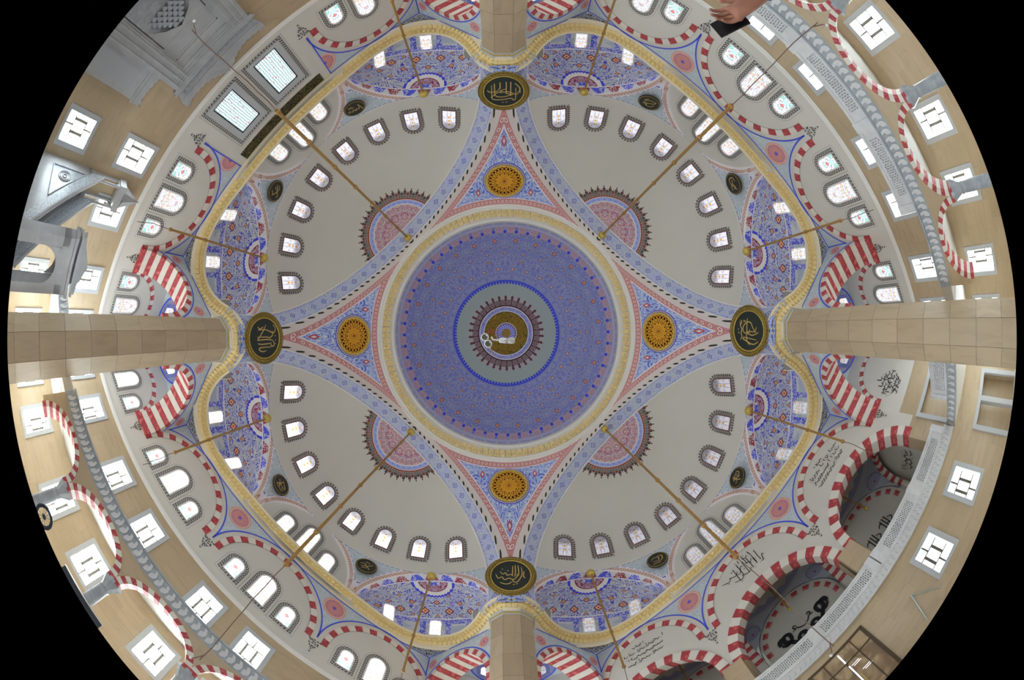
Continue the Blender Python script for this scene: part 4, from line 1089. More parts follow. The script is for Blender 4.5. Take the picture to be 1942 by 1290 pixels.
def rect_parts(q, tint=False):
    gl = glass('glass_clear_' + q, 'clear', QP[q]); W, H = WW, WH; out = []
    o = [(-W / 2 - .2, -.2), (W / 2 + .2, -.2), (W / 2 + .2, H + .2), (-W / 2 - .2, H + .2)]; i = [(-W / 2, 0), (W / 2, 0), (W / 2, H), (-W / 2, H)]
    fr = MB(); fr.ring(o, i, -.02, .05); out.append(M1('frame', fr, moulding))
    rv = MB()
    for k in range(4):
        a, b = i[k], i[(k + 1) % 4]; rv.face([(*a, .05), (*b, .05), (*b, -.34), (*a, -.34)])
    out.append(M1('reveal', rv, white_paint))
    bk = MB(); L_ = pane_layout(W, H); bb = .0
    e = W * .23; t = W * .10; b = .065; r = H * .25
    for x0, x1, y0, y1 in ((-W / 2, W / 2, r, r + b), (-W / 2, W / 2, H - r - b, H - r), (-b / 2, b / 2, 0, r), (-b / 2, b / 2, H - r, H), (-W / 2 + e, -W / 2 + e + t, r, H - r), (W / 2 - e - t, W / 2 - e, r, H - r)): bk.box(x0, x1, y0, y1, -.30, -.25)
    out.append(M1('bars', bk, mat('window_bars', col=P(74, 68, 62))))
    pn = []
    for (x0, x1, y0, y1) in pane_layout(W, H):
        m = MB(); m.face([(x0, y0, -.30), (x1, y0, -.30), (x1, y1, -.30), (x0, y1, -.30)])
        out.append(M1('pane', m, gl))
    return out
WIN_S = {'TL': (4.9, 7.5, 10.85, 13.3), 'TR': (1.3, 4.9, 7.5, 10.85, 13.3), 'BL': (1.2, 4.75, 7.4, 10.85, 13.3), 'BR': ()}
SIDEN = {'TL': 'mihrab wall', 'TR': 'upper right wall', 'BR': 'entrance wall', 'BL': 'lower left wall'}
def std_holes(s, z): return (-s - WW / 2, -s + WW / 2, z, z + WH)
for q in QUADS:
    holes = []
    for s in WIN_S[q]:
        for sg in (-1, 1):
            for z, rn in ROWS: holes.append(std_holes(sg * s, z)); 
    if q == 'BR':
        for s in (-4.65, -7.4, 4.65, 7.4): holes.append(std_holes(s, -.12))
        holes += [(-1.25, 1.25, FLOOR, 2.0), (-2.5, 2.5, 2.9, ZT), (-8.6, -3.6, 2.9, ZT), (3.6, 8.6, 2.9, ZT), (9.7, 12.6, FLOOR, 1.15), (9.7, 12.6, 2.9, 5.1), (-12.6, -9.7, FLOOR, 1.15)]
    stone_top = ZT
    m = rect_wall(-RW, RW, FLOOR, ZT, holes); w = add('wall_' + QN[q].replace(' ', '_'), m, wall_stone, None, wallM(q, RW, 0, 0))
    tag(w, f'beige polished stone {SIDEN[q]} at the {QN[q]}', 'wall', kind='structure')
    if q != 'BR':
        up = rect_wall(-RW, RW, ZT, 11.3, [])
    else:
        up = MB(); cs = (0.0, 6.1, -6.1)
        def lo(x):
            for c in cs:
                if abs(x - c) < 2.5: return max(5.35, 5.35 + sqrt(max(0, 2.5 ** 2 - (x - c) ** 2)))
            return 5.35 if abs(x) < 9.7 else ZT
        xs = sorted({-RW, RW, -9.7, 9.7, *[c + 2.5 * cos(pi * k / 40) for c in cs for k in range(41)]})
        for a, b in zip(xs, xs[1:]):
            e = 1e-4; up.face([(a, lo(a + e), 0), (b, lo(b - e), 0), (b, 11.3, 0), (a, 11.3, 0)])
    add('upper_plaster', up, plaster, w, T((0, 0, .004)))
    if q != 'BR':
        t = MB(); t.box(-RW, RW, ZT - .04, ZT + .12, 0, .09); t.box(-RW, RW, ZT - .12, ZT - .04, 0, .05); tag(add('trim_%d' % (10 + QUADS.index(q)), t, white_paint, None, wallM(q, RW, 0, 0)), f'white string moulding on the {SIDEN[q]} below the lunettes', 'moulding', kind='structure')
    rp = rect_parts(q)
    for s in WIN_S[q]:
        for sg in (-1, 1):
            for z, rn in ROWS:
                if q == 'TR' and sg < 0 and s > 5: continue
                pn = NEXTP[q][0 if sg < 0 else 1]; i = WIN_S[q].index(s)
                window(wallM(q, RW, sg * s, z), f'{rn} plain window {ORD[i]} from the middle towards the {pn} pier on the {SIDEN[q]}', rp, group='plain windows')
    if q == 'BR':
        for s in (-4.65, -7.4, 4.65, 7.4):
            pn = NEXTP[q][0 if s < 0 else 1]
            window(wallM(q, RW, s, -.12), f'lower plain window {"nearer" if abs(s) < 6 else "farther"} from the entrance door towards the {pn} pier', rp, group='plain windows')

# ---- mihrab wall: lattice windows and gilded inscription band
for sg in (-1, 1):
    hw, h = .53, 2.35
    o = [(-1.03, -.42), (1.03, -.42), (1.03, 2.88), (-1.03, 2.88)]; b1 = [(-.87, -.26), (.87, -.26), (.87, 2.72), (-.87, 2.72)]; i0 = [(-hw, 0), (hw, 0), (hw, h), (-hw, h)]
    fr = MB(); fr.ring(b1, [(-hw - .05, -.05), (hw + .05, -.05), (hw + .05, h + .05), (-hw - .05, h + .05)], -.02, .06)
    ln = MB(); ln.ring([(x * 1.09, y * 1.025 + (-.05 if y < 0 else .02)) for x, y in o], [(x * 1.075, y * 1.02 + (-.045 if y < 0 else .015)) for x, y in o], 0, .01)
    dk = MB(); dk.ring([(-hw - .05, -.05), (hw + .05, -.05), (hw + .05, h + .05), (-hw - .05, h + .05)], i0, -.02, .05)
    g = MB(); g.face([(*p, .01) for p in i0], [(p[0], p[1]) for p in i0])
    pn = NEXTP['TL'][0 if sg < 0 else 1]
    window(wallM('TL', RW, sg * 1.18, 7.2), f'tall rectangular honeycomb glass window above the mihrab, nearer the {pn} pier', [M1('pane', g, glass('glass_honey', 'honey', 1.25)), M1('inner_frame', dk, black_paint), M1('frame', fr, moulding), M1('braided_border', border(o, b1, .02), braid), M1('outer_line', ln, MATS['thin_line'])])
m = MB(); m.box(-2.62, 2.62, 10.45, 11.02, 0, .06)
def _ins(B):
    x, y, z = B.obj(); return B.mix(B.curl(x * 5., y * 5., 6, .3, 1.2), C(40, 40, 32, 1.3), C(110, 98, 58, 1.5))
tag(add('inscription_band', m, mat('inscription_gilt', _ins, rough=.4), None, wallM('TL', RW, 0, 0)), 'dark green band with gilded script under the cornice above the mihrab', 'inscription', kind='structure')

# ---- mihrab
def scallops(pts, r):
    out = []
    for a, b in zip(pts, pts[1:]):
        L = math.hypot(b[0] - a[0], b[1] - a[1]); n = max(1, int(round(L / r))); ux, uy = (b[0] - a[0]) / L, (b[1] - a[1]) / L
        for k in range(n):
            for j in range(4):
                t = (k + j / 4) / n * L; h = .45 * L / n * sin(pi * j / 4); out.append((a[0] + ux * t - uy * h, a[1] + uy * t + ux * h))
    out.append(pts[-1]); return out
me_ = empty('mihrab', wallM('TL', RW, -.12, FLOOR)); tag(me_, 'grey-white carved marble mihrab portal with scalloped crest against the stone wall', 'mihrab')
f0 = -FLOOR
crest = scallops([(2.05, 5.75), (1.6, 5.62), (1.1, 5.62), (.6, 5.82), (.0, 6.25), (-.6, 5.82), (-1.1, 5.62), (-1.6, 5.62), (-2.05, 5.75)], .22)
m = MB(); m.prism([(-1.8, 4.6 + f0), (1.8, 4.6 + f0), (2.05, 5.3 + f0)] + [(x, y + f0) for x, y in crest] + [(-2.05, 5.3 + f0)], .0, .42); add('crest', m, marble, me_)
m = MB(); m.box(-1.8, -1.06, 0, 4.62 + f0, 0, .5); m.box(1.06, 1.8, 0, 4.62 + f0, 0, .5); m.box(-1.06, 1.06, 3.98 + f0, 4.62 + f0, 0, .5); add('portal_frame', m, marble, me_)
m = MB(); m.box(-2.0, 2.0, 4.62 + f0, 4.72 + f0, 0, .56); m.box(-1.94, 1.94, 4.5 + f0, 4.62 + f0, 0, .53); m.box(-1.9, 1.9, 5.16 + f0, 5.24 + f0, 0, .5); add('cornice', m, marble, me_)
dm = MB(); dm.prism([(-.09, 0), (.09, 0), (.06, .14), (0, .2), (-.06, .14)], 0, .06); dme = dm.mesh('carved_drop'); dme.materials.append(grey_marble)
for k in range(15): add('carved_drop', dme, None, me_, T((-1.75 + 3.5 * k / 14, 4.86 + f0, .42)))
m = MB(); m.ring([(-1.06, 0), (1.06, 0), (1.06, 3.98 + f0), (-1.06, 3.98 + f0)], [(-.98, 0), (.98, 0), (.98, 3.5 + f0), (-.98, 3.5 + f0)], .1, .4); add('inner_frame', m, marble, me_)
for x_ in (1.18, 1.42, 1.66):
    for sx in (-1, 1):
        m = MB(); m.box(sx * x_ - .035, sx * x_ + .035, 0, 4.5 + f0, .5, .56); add('frame_rib', m, marble, me_)
for y_ in (4.06, 4.2, 4.38):
    m = MB(); m.box(-1.7, 1.7, y_ - .03 + f0, y_ + .03 + f0, .5, .55); add('frame_rib', m, marble, me_)
m = MB(); m.ring([(-1.0, 2.5 + f0), (1.0, 2.5 + f0), (1.0, 3.42 + f0), (-1.0, 3.42 + f0)], [(-.92, 2.58 + f0), (.92, 2.58 + f0), (.92, 3.34 + f0), (-.92, 3.34 + f0)], .33, .37); add('panel_moulding', m, marble, me_)
ap = [(-.95, 0), (-.95, 1.0 + f0), (-.8, 1.5 + f0), (-.5, 1.95 + f0), (0, 2.35 + f0), (.5, 1.95 + f0), (.8, 1.5 + f0), (.95, 1.0 + f0), (.95, 0)]
m = MB(); xs = [p[0] for p in ap]
def lowm(x):
    for a, b in zip(ap[1:-1], ap[2:-1]):
        if a[0] <= x <= b[0]: return a[1] + (b[1] - a[1]) * (x - a[0]) / max(1e-6, b[0] - a[0])
    return 0
pz = col_strip(lowm, lambda x: 3.52 + f0, -.95, .95, 24, .34); add('spandrel_slab', pz, marble, me_)
m = MB(); m.grid(lambda u, v: (-.95 + 1.9 * u, v * (lowm(-.949 + 1.898 * u)), .34 - .30 * sin(pi * u)), 16, 8); add('niche', m, grey_marble, me_)
mq = MB(); mq.prism([(-.11, .0), (0, -.2), (.11, .0), (.09, .12), (-.09, .12)], 0, .14); mqe = mq.mesh('muqarnas_cell'); mqe.materials.append(grey_marble)
for row in range(6):
    for k in range(7 - row):
        add('muqarnas_cell', mqe, None, me_, T(((k - (6 - row) / 2) * .23, 1.02 + f0 + row * .21, .12 + .03 * row)))
for sg in (-1, 1):
    wg = empty('side_wing', None, me_)
    cr = scallops([(3.05, 3.42), (2.6, 3.30), (2.2, 3.36), (1.8, 3.5)], .2)
    m = MB(); P_ = [(1.8, 0), (2.95, 0), (2.95, 2.6 + f0)] + [(x, y + f0) for x, y in cr]; P_ = P_ if sg > 0 else [(-x, y) for x, y in reversed(P_)]
    m.prism(P_, 0, .3); add('wing_slab', m, marble, wg)
    m = MB(); xa, xb = sorted((sg * 1.8, sg * 3.05)); m.box(xa, xb, 2.7 + f0, 2.82 + f0, .3, .36); m.box(xa, xb, 2.9 + f0, 2.96 + f0, .3, .34); add('wing_moulding', m, marble, wg)
    m = MB(); m.face([(sg * 2.35 + x * .38, y, .31) for x, y in ((-1, 0), (1, 0), (1, 2.0 + f0), (.4, 2.3 + f0), (-.4, 2.3 + f0), (-1, 2.0 + f0))]); add('wing_niche', m, mat('niche_shadow_grey', col=P(126, 129, 132)), wg)

# ---- minbar (pulpit) beside it: stairs rise towards the wall
mn = empty('minbar', QM['TL'] @ T((12.2, -6.5, FLOOR))); tag(mn, 'grey marble minbar staircase with carved handrails, portal and canopy left of the mihrab', 'minbar')
def mb(name, fn, mt=marble, par=None): m = MB(); fn(m); return add(name, m, mt, par or mn)
H = lambda z: z - FLOOR
def side(sy):
    nm = 'near' if sy > 0 else 'far'
    def body(m):                                      # plane d,z ; thickness in s
        P_ = [(-2.3, 0), (2.6, 0), (2.6, H(2.75)), (2.1, H(2.75)), (-2.3, H(-1.0))]
        n = len(P_); y0, y1 = sorted((sy * .34, sy * .5))
        for y, rev in ((y1, False), (y0, True)): m.face([(x, y, z) for x, z in (reversed(P_) if rev else P_)])
        for k in range(n):
            a, b = P_[k], P_[(k + 1) % n]; m.face([(a[0], y0, a[1]), (b[0], y0, b[1]), (b[0], y1, b[1]), (a[0], y1, a[1])])
    sp = mb('side_panel', body)
    def rail(m):
        y0, y1 = sorted((sy * .40, sy * .56)); A = [(-2.4, H(-1.02)), (2.15, H(2.82)), (2.15, H(3.5)), (-2.4, H(-.42))]
        for y in (y0, y1): m.face([(x, y, z) for x, z in A])
        for k in range(4):
            a, b = A[k], A[(k + 1) % 4]; m.face([(a[0], y0, a[1]), (b[0], y0, b[1]), (b[0], y1, b[1]), (a[0], y1, a[1])])
    rl = mb('handrail_panel', rail, mat('carved_grey_marble', lambda B: B.mix(B.voro(B.vec(*B.obj()), 9., 'DISTANCE_TO_EDGE') < .09, P(150, 155, 160), P(118, 124, 132)), rough=.4))
    def cap(m): m.tube([(-2.45, sy * .48, H(-.40)), (2.2, sy * .48, H(3.54))], .085, 6)
    mb('handrail_cap', cap, marble, rl)
    def tri(m):
        y = sy * .515; A = [(-.35, H(.55)), (1.85, H(.35)), (1.85, H(2.45))]; m.face([(x, y, z) for x, z in A])
        for k in range(3):
            a, b = Vector(A[k]), Vector(A[(k + 1) % 3]); m.tube([(a.x, y, a.y), (b.x, y, b.y)], .05, 4)
    mb('triangle_inset', tri, grey_marble, sp)
    def ro(m):
        for r, w in ((.36, .03), (.26, .02), (.12, .03)): m.tube([(1.2 + r * cos(2 * pi * k / 32), sy * .525, H(1.18) + r * sin(2 * pi * k / 32)) for k in range(32)], w, 5, True)
    mb('carved_rosette', ro, marble, sp)
    for k in range(4):
        def ni(m):
            x = -1.3 + k * .75; m.face([(x + a, sy * .506, b) for a, b in ((-.17, .15), (.17, .15), (.17, .75), (.0, .98), (-.17, .75))])
        mb('base_niche', ni, MATS['niche_shadow_grey'], sp)
for sy in (1, -1): side(sy)
st = MB(); st.box(0, .5, -.36, .36, 0, .2); 
for k in range(13):
    m = MB(); x = -2.2 + k * .335; m.box(x, x + .36, -.36, .36, 0, .25 + k * .285); add('step', m, marble, mn)
def portal(m):
    for sy in (-1, 1): m.box(-2.95, -2.5, sy * .72 - .16, sy * .72 + .16, 0, H(1.9))
    m.box(-2.95, -2.5, -.88, .88, H(1.6), H(2.1)); m.box(-3.02, -2.43, -.95, .95, H(2.1), H(2.22)); m.box(-2.98, -2.47, -.92, .92, H(2.34), H(2.44))
mb('portal', portal)
def arch_(m):
    for x in (-2.96, -2.49):
        ap_ = [(-.56, H(.7))] + [(-.56 * cos(pi * k / 12), H(.85) + .62 * sin(pi * k / 12)) for k in range(13)] + [(.56, H(.7))]
        for a, b in zip(ap_, ap_[1:]): m.face([(x, a[0], a[1]), (x, b[0], b[1]), (x, b[0], H(1.62)), (x, a[0], H(1.62))])
mb('portal_arch', arch_)
for k in range(9):
    def mq_(m): y = -.8 + k * .2; m.prism([(-.08, -.1), (.08, -.1), (.1, .05), (-.1, .05)], 0, .06)
    o = mb('carved_drop', mq_, grey_marble); o.matrix_local = axes((-2.42, -.8 + k * .2, H(2.28)), (0, 1, 0), (0, 0, 1), (1, 0, 0))
def crown(m): m.prism([(-.9, 0), (.9, 0), (.95, .2), (.6, .3), (.35, .55), (0, .8), (-.35, .55), (-.6, .3), (-.95, .2)], -.12, .12)
o = mb('portal_crown', crown); o.matrix_local = axes((-2.72, 0, H(2.44)), (0, 1, 0), (0, 0, 1), (1, 0, 0)) @ Matrix.Diagonal((1, .62, 1, 1))
def plat(m): m.box(1.95, 2.6, -.5, .5, H(2.55), H(2.8))
mb('platform', plat)
for sx in (2.0, 2.5):
    for sy in (-.44, .44):
        def po(m): m.tube([(sx, sy, H(2.8)), (sx, sy, H(4.6))], .06, 8)
        mb('canopy_post', po)
def can(m):
    m.box(1.88, 2.6, -.56, .56, H(4.6), H(5.0)); 
can_o = mb('canopy', can)
def cone(m): m.lathe([(.5, H(5.0)), (.42, H(5.2)), (.28, H(5.5)), (.1, H(5.95)), (.03, H(6.1)), (.0, H(6.25))], 8, False, c=(2.25, 0))
mb('canopy_spire', cone, marble, can_o)
for yy in (-.5, .5):
    def ogee(m):
        y = yy; ap_ = [(-.26 * cos(pi * k / 10), H(4.25) + .26 * sin(pi * k / 10)) for k in range(11)]
        for a, b in zip(ap_, ap_[1:]): m.face([(2.25 + a[0], y, a[1]), (2.25 + b[0], y, b[1]), (2.25 + b[0], y, H(4.62)), (2.25 + a[0], y, H(4.62))])
    mb('canopy_arch', ogee, marble, can_o)

# ================================================================== galleries on the two side walls and in the corners
DG, G0, G1 = 10.6, 2.42, 2.9
leaf = MB(); leaf.prism([(-.10, -.19), (-.02, -.2), (.07, -.13), (.10, .02), (.04, .19), (-.04, .2), (-.01, .05), (-.09, .0)], 0, .035); leaf_me = leaf.mesh('carved_leaf'); leaf_me.materials.append(white_marble)
colp = [(.30, 0), (.30, .1), (.24, .14), (.26, .22), (.19, .3), (.185, 1.2), (.17, 2.0), (.2, 2.06), (.17, 2.1), (.2, 2.2), (.3, 2.42), (.33, 2.48), (.33, 2.6)]
ZSP = 1.2
def gallery(q, balust):
    e = empty('gallery_floor', QM[q] @ T((DG, 0, G0))); tag(e, f'gallery slab with carved leaf fascia along the {SIDEN[q]}', 'gallery', kind='structure')
    m = MB(); m.box(.1, RW - DG, -9.6, 9.6, 0, G1 - G0); add('slab', m, mat('gallery_grey', col=P(138, 134, 128)), e)
    m = MB(); m.box(-.02, .1, -8.6, 8.6, 0, G1 - G0 + .06); m.box(-.08, .1, -8.6, 8.6, G1 - G0 + .02, G1 - G0 + .1); add('fascia', m, grey_marble, e)
    n = 70
    for k in range(n): add('carved_leaf', leaf_me, None, e, axes((-.02, -8.4 + 16.8 * (k + .5) / n, .26), (0, -1, 0), (0, 0, 1), (-1, 0, 0)))
    # arcade
    a = empty('arcade', QM[q] @ T((DG, 0, FLOOR))); tag(a, f'stone arcade with red and white arch rings under the gallery of the {SIDEN[q]}', 'arcade', kind='structure')
    cs = [k * 2.79 for k in (-2.5, -1.5, -.5, .5, 1.5, 2.5)]; hw = 1.19; rise = 1.0
    zz = ZSP - FLOOR; top = G0 - FLOOR
    def lo(y):
        for c in cs:
            if abs(y - c) < hw: return zz + rise * sqrt(max(0, 1 - ((y - c) / hw) ** 2))
        return zz
    for x, nm in ((.0, 'front'), (.5, 'back')):
        m = MB(); ys = sorted({-8.6, 8.6, *[c + hw * cos(pi * k / 28) for c in cs for k in range(29)]})
        for y0, y1 in zip(ys, ys[1:]):
            ee = 1e-4; m.face([(x, y0, lo(y0 + ee)), (x, y1, lo(y1 - ee)), (x, y1, top), (x, y0, top)], [(y0, lo(y0 + ee)), (y1, lo(y1 - ee)), (y1, top), (y0, top)])
        add('spandrel_' + nm, m, wall_stone, a)
    for i, c in enumerate(cs):
        voussoirs(a, 1.18, 1.40, 0, .55, axes((.0, c, zz), (0, -1, 0), (0, 0, 1), (-1, 0, 0)), 18.0, 0, 180, z0=-.52, ell=rise / hw)
    for i, k in enumerate((-2, -1, 0, 1, 2)):
        cl = empty('column', QM[q] @ T((DG + .26, k * 2.79, FLOOR))); tag(cl, f'grey marble column, {ORD[i]} clockwise, carrying the gallery of the {SIDEN[q]}', 'column', 'gallery columns', 'structure')
        m = MB(); m.lathe(colp[:5], 16, False); add('base', m, grey_marble, cl); m = MB(); m.lathe(colp[4:8], 16); add('shaft', m, grey_marble, cl); m = MB(); m.lathe(colp[7:], 8, False); add('capital', m, grey_marble, cl)
    return e
for q in ('TR', 'BL'): gallery(q, q == 'TR')
# corner slabs behind the piers, with a fascia where they look into the hall
for pn, ang in PIERS.items():
    e = empty('corner_gallery', RZ(ang) @ RZ(-45) @ T((0, 0, G0))); tag(e, f'gallery slab in the corner bay behind the {pn} pier', 'gallery', kind='structure')
    m = MB(); m.box(9.7, RW, 9.7, RW, 0, G1 - G0); add('slab', m, white_paint, e)
    m = MB(); m.box(9.6, RW, 9.55, 9.7, 0, G1 - G0 + .06); m.box(9.55, 9.7, 9.6, RW, 0, G1 - G0 + .06); add('fascia', m, grey_marble, e)
    for k in range(14):
        add('carved_leaf', leaf_me, None, e, axes((9.9 + k * .36, 9.55, .26), (-1, 0, 0), (0, 0, 1), (0, -1, 0))); add('carved_leaf', leaf_me, None, e, axes((9.55, 9.9 + k * .36, .26), (0, -1, 0), (0, 0, 1), (-1, 0, 0)))

# pierced balustrades
def pierced(w, h, nx, ny, t=.16):
    """slab with rows of real holes"""
    m = MB(); cw, ch = w / nx, h / ny
    for i in range(nx):
        for j in range(ny):
            cx, cy = (i + .5) * cw, (j + .5) * ch; big = (i + j) % 2 == 0; rx, ry = cw * (.42 if big else .26), ch * (.42 if big else .26)
            sq = [(cx - cw / 2, cy - ch / 2), (cx, cy - ch / 2), (cx + cw / 2, cy - ch / 2), (cx + cw / 2, cy), (cx + cw / 2, cy + ch / 2), (cx, cy + ch / 2), (cx - cw / 2, cy + ch / 2), (cx - cw / 2, cy)]
            ho = [(cx + rx * cos(a), cy + ry * sin(a)) for a in [rad(225 + 45 * k) for k in range(8)]]
            for k in range(8):
                l = (k + 1) % 8; m.face([(*sq[k], t), (*sq[l], t), (*ho[l], t), (*ho[k], t)]); m.face([(*sq[l], 0), (*sq[k], 0), (*ho[k], 0), (*ho[l], 0)]); m.face([(*ho[k], t), (*ho[l], t), (*ho[l], 0), (*ho[k], 0)])
    return m
def balustrade(M, n, pitch, h, label, solid=.3, nx=26, ny=6, post=True):
    e = empty('balustrade', M); tag(e, label, 'balustrade')
    w = pitch - .3 - 2 * solid; pm = pierced(w, h - .34, nx, ny).mesh('pierced_panel'); pm.materials.append(white_marble)
    for k in range(n):
        x = k * pitch + .15
        add('pierced_panel', pm, None, e, T((x + solid, .12, -.1)))
        m = MB(); m.box(x, x + solid, 0, h - .12, -.05, .05); m.box(x + solid + w, x + pitch - .3, 0, h - .12, -.05, .05); m.box(x + solid, x + solid + w, 0, .12, -.05, .05); m.box(x + solid, x + solid + w, h - .22, h - .12, -.05, .05); add('panel_frame', m, white_marble, e)
    m = MB(); m.box(0, n * pitch, h - .12, h, -.09, .09); add('top_rail', m, white_marble, e)
    for k in range(n + 1):
        m = MB(); x = k * pitch; m.box(x - .15, x + .15, 0, h + .04, -.1, .1); add('post', m, white_marble, e)
    return e
balustrade(wallM('TR', DG + .06, 5.6, G1 + .08), 5, 2.79, .72, 'white pierced marble balustrade on the gallery along the upper right wall')
# ================================================================== entrance side (lower right): open arches, back bays, balcony, door
BQ = 'BR'
for s0, nm in ((0.0, 'middle'), (-6.1, 'right pier'), (6.1, 'bottom pier')):
    lab = 'in the middle of the entrance wall' if s0 == 0 else f'of the entrance wall next to the {nm}'
    e = empty('open_arch', wallM(BQ, RW + .9, s0, 5.35)); tag(e, f'big open arch of red and white blocks {lab}', 'arch', 'open arches of the entrance wall', 'structure')
    voussoirs(e, 2.5, 2.97, 0, .94, Matrix.Identity(4), 18.0, -1, 181)
    # stone reveals below the springing
    m = MB(); m.box(-2.62, -2.5, 2.9 - 5.35, 0, 0, .9); m.box(2.5, 2.62, 2.9 - 5.35, 0, 0, .9); add('jambs', m, wall_stone, e); e.children[-1]['kind'] = 'stuff'
    # ---- bay behind
    D0, D1, hw = RW + .9, 20.8, 2.9
    b = empty('back_bay', QM[BQ] @ T((0, s0, 0))); tag(b, f'shaded domed bay behind the open arch {lab}', 'vault', kind='structure')
    m = MB(); m.face([(D1, hw + .6, 2.5), (D1, -hw - .6, 2.5), (D1, -hw - .6, 11.3), (D1, hw + .6, 11.3)], [(hw, 2.9), (-hw, 2.9), (-hw, 10.2), (hw, 10.2)]); add('back_wall', m, plaster, b)
    m = MB(); m.face([(D0 - .9, -hw - .6, 2.9), (D0 - .9, hw + .6, 2.9), (D1, hw + .6, 2.9), (D1, -hw - .6, 2.9)]); add('gallery_deck', m, white_paint, b)
    fw = col_strip(lambda x: sqrt(max(0, 2.6 ** 2 - x * x)) if abs(x) < 2.6 else -2.5, lambda x: 5.5, -hw - .6, hw + .6, 60, .0); add('front_wall', fw, plaster, b, axes((D0 + .01, 0, 5.35), (0, 1, 0), (0, 0, 1), (1, 0, 0)))
    m = MB(); m.face([(D0, -hw - .6, 11.2), (D1, -hw - .6, 11.2), (D1, hw + .6, 11.2), (D0, hw + .6, 11.2)]); add('roof', m, plaster, b)
    # arch of the back wall
    Mb = axes((D1 - .01, 0, 6.2), (0, -1, 0), (0, 0, 1), (-1, 0, 0))
    voussoirs(b, 2.25, 2.55, 0, .04, Mb, 18.0, -1, 181, white=False)
    add('dark_line', ribbon(arcp(0, 0, 2.75, 0, 180, 40), .05, .02), mat('navy_line', col=P(54, 58, 92)), b, Mb)
    # pendentives, ring and dome
    cd = (D0 + D1) / 2; R = (D1 - D0) / 2
    m = MB()
    def pv(u, v):
        a = 2 * pi * u; k = 1 / max(abs(cos(a)), abs(sin(a))); r = R + (R * k - R) * v; return cd + r * cos(a), r * sin(a) * hw / R, 9.1 - (r - R) * 1.9
    m.grid(pv, 64, 6, lambda u, v: (u * 14, v * 2)); add('pendentives', m, mat('bay_grey_blue', col=P(128, 134, 144)), b)
    for sy in (-1, 1):
        a = rad(45) * sy; rr = R * 1.17; p = Vector((cd + rr * cos(a), rr * sin(a) * hw / R, 9.1 - (rr - R) * 1.9)); n = Vector((-cos(a) * .75, -sin(a) * .75, -.66)).normalized(); up = (Vector((0, 0, 1)) - n * n.z).normalized()
        add('painted_rosette', ros_gr, None, b, axes(p + n * .08, up.cross(n), up, n))
    m = MB(); m.tube([(cd + R * .99 * cos(2 * pi * k / 48), hw * .99 * sin(2 * pi * k / 48), 9.08) for k in range(48)], .06, 6, True); add('dome_ring', m, moulding, b)
    m = MB(); m.tube([(cd + R * 1.05 * cos(2 * pi * k / 48), hw * 1.05 * sin(2 * pi * k / 48), 9.0) for k in range(48)], .03, 6, True); add('dark_ring', m, MATS['navy_line'], b)
    m = MB(); m.lathe([(1, 0)] + [(cos(t * pi / 24), .85 * sin(t * pi / 24)) for t in range(1, 13)], 48)
    def bd(B):
        x, y, z = B.obj(); a = B.m('ARCTAN2', y, x); w = ((a * (22 / (2 * pi))).frac() - .5).abs()
        c = B.mix(z < .26 - w * .16, P(150, 144, 138), P(112, 116, 138)); return B.mix(z < .07, c, P(136, 140, 150))
    add('dome_shell', m, mat('bay_dome_paint', bd), b, T((cd, 0, 9.1)) @ Matrix.Diagonal((R, hw, 2.7, 1)))
    # striped side arches between the bays
    for sy in (-1, 1):
        Ms = axes((cd, sy * (hw + .15), 6.2), (1, 0, 0) if sy > 0 else (-1, 0, 0), (0, 0, 1), (0, -sy, 0))
        voussoirs(b, 2.0, 2.35, 0, .3, Ms, 18.0, -1, 181)
        m = MB(); 
        ft = col_strip(lambda x: sqrt(max(0, 2.35 ** 2 - x * x)) if abs(x) < 2.35 else 0., lambda x: 3.2, -R - .05, R + .05, 40, .2); add('side_field', ft, MATS['bay_grey_blue'], b, Ms)
        m = MB(); m.box(-R - .05, -2.0, -3.3, 0, 0, .3); m.box(2.0, R + .05, -3.3, 0, 0, .3); add('side_jambs', m, plaster, b, Ms); b.children[-1]['kind'] = 'stuff'
    if s0 != 0:
        sy = math.copysign(1, s0); m = MB(); m.face([(D0 - .1, sy * (hw + .46), 2.5), (D1 + .2, sy * (hw + .46), 2.5), (D1 + .2, sy * (hw + .46), 11.3), (D0 - .1, sy * (hw + .46), 11.3)]); add('end_wall', m, plaster, b)
    rd = empty('hanging_rod', QM[BQ] @ T((cd, s0, 11.38))); tag(rd, 'short bronze lamp rod in the ' + ('middle bay' if s0 == 0 else f'bay by the {nm}') + ' behind the entrance wall arches', 'lamp rod')
    m = MB(); m.tube([(0, 0, 0), (0, 0, -4.4)], .05, 8); add('rod', m, bronze, rd); m = MB(); m.lathe([(.05, -4.3), (.1, -4.38), (.1, -4.5), (.04, -4.6)], 10); add('end_cap', m, gold, rd)

# ---- black wall script
def script(M, strokes, w, label, name='wall_script', mt=None):
    sc = MB()
    for st in strokes: stroke(sc, st, w, .0)
    return tag(add(name, sc, mt or black_paint, None, M), label, 'calligraphy', kind='stuff')
def scribble(rnd, x0, x1, y, h):
    out = []; x = x1
    while x > x0:
        k = rnd.random(); L = rnd.uniform(.6, 1.5) * h
        if k < .3: out.append([(x, y + h * rnd.uniform(.8, 1.2)), (x - .04 * h, y)])
        elif k < .75: out.append([(x, y + .3 * h), (x - L * .3, y - .1 * h), (x - L * .7, y + .1 * h), (x - L, y + .35 * h)])
        else: out.append([(x, y + .2 * h), (x - L * .2, y + .5 * h), (x - L * .45, y + .1 * h), (x - L * .7, y - .35 * h), (x - L, y - .2 * h)])
        if rnd.random() < .6: out.append([(x - L * .4, y - .35 * h), (x - L * .5, y - .32 * h)])
        if rnd.random() < .4: out.append([(x - L * .4, y + .85 * h), (x - L * .55, y + .8 * h)])
        x -= L * .8
    return out
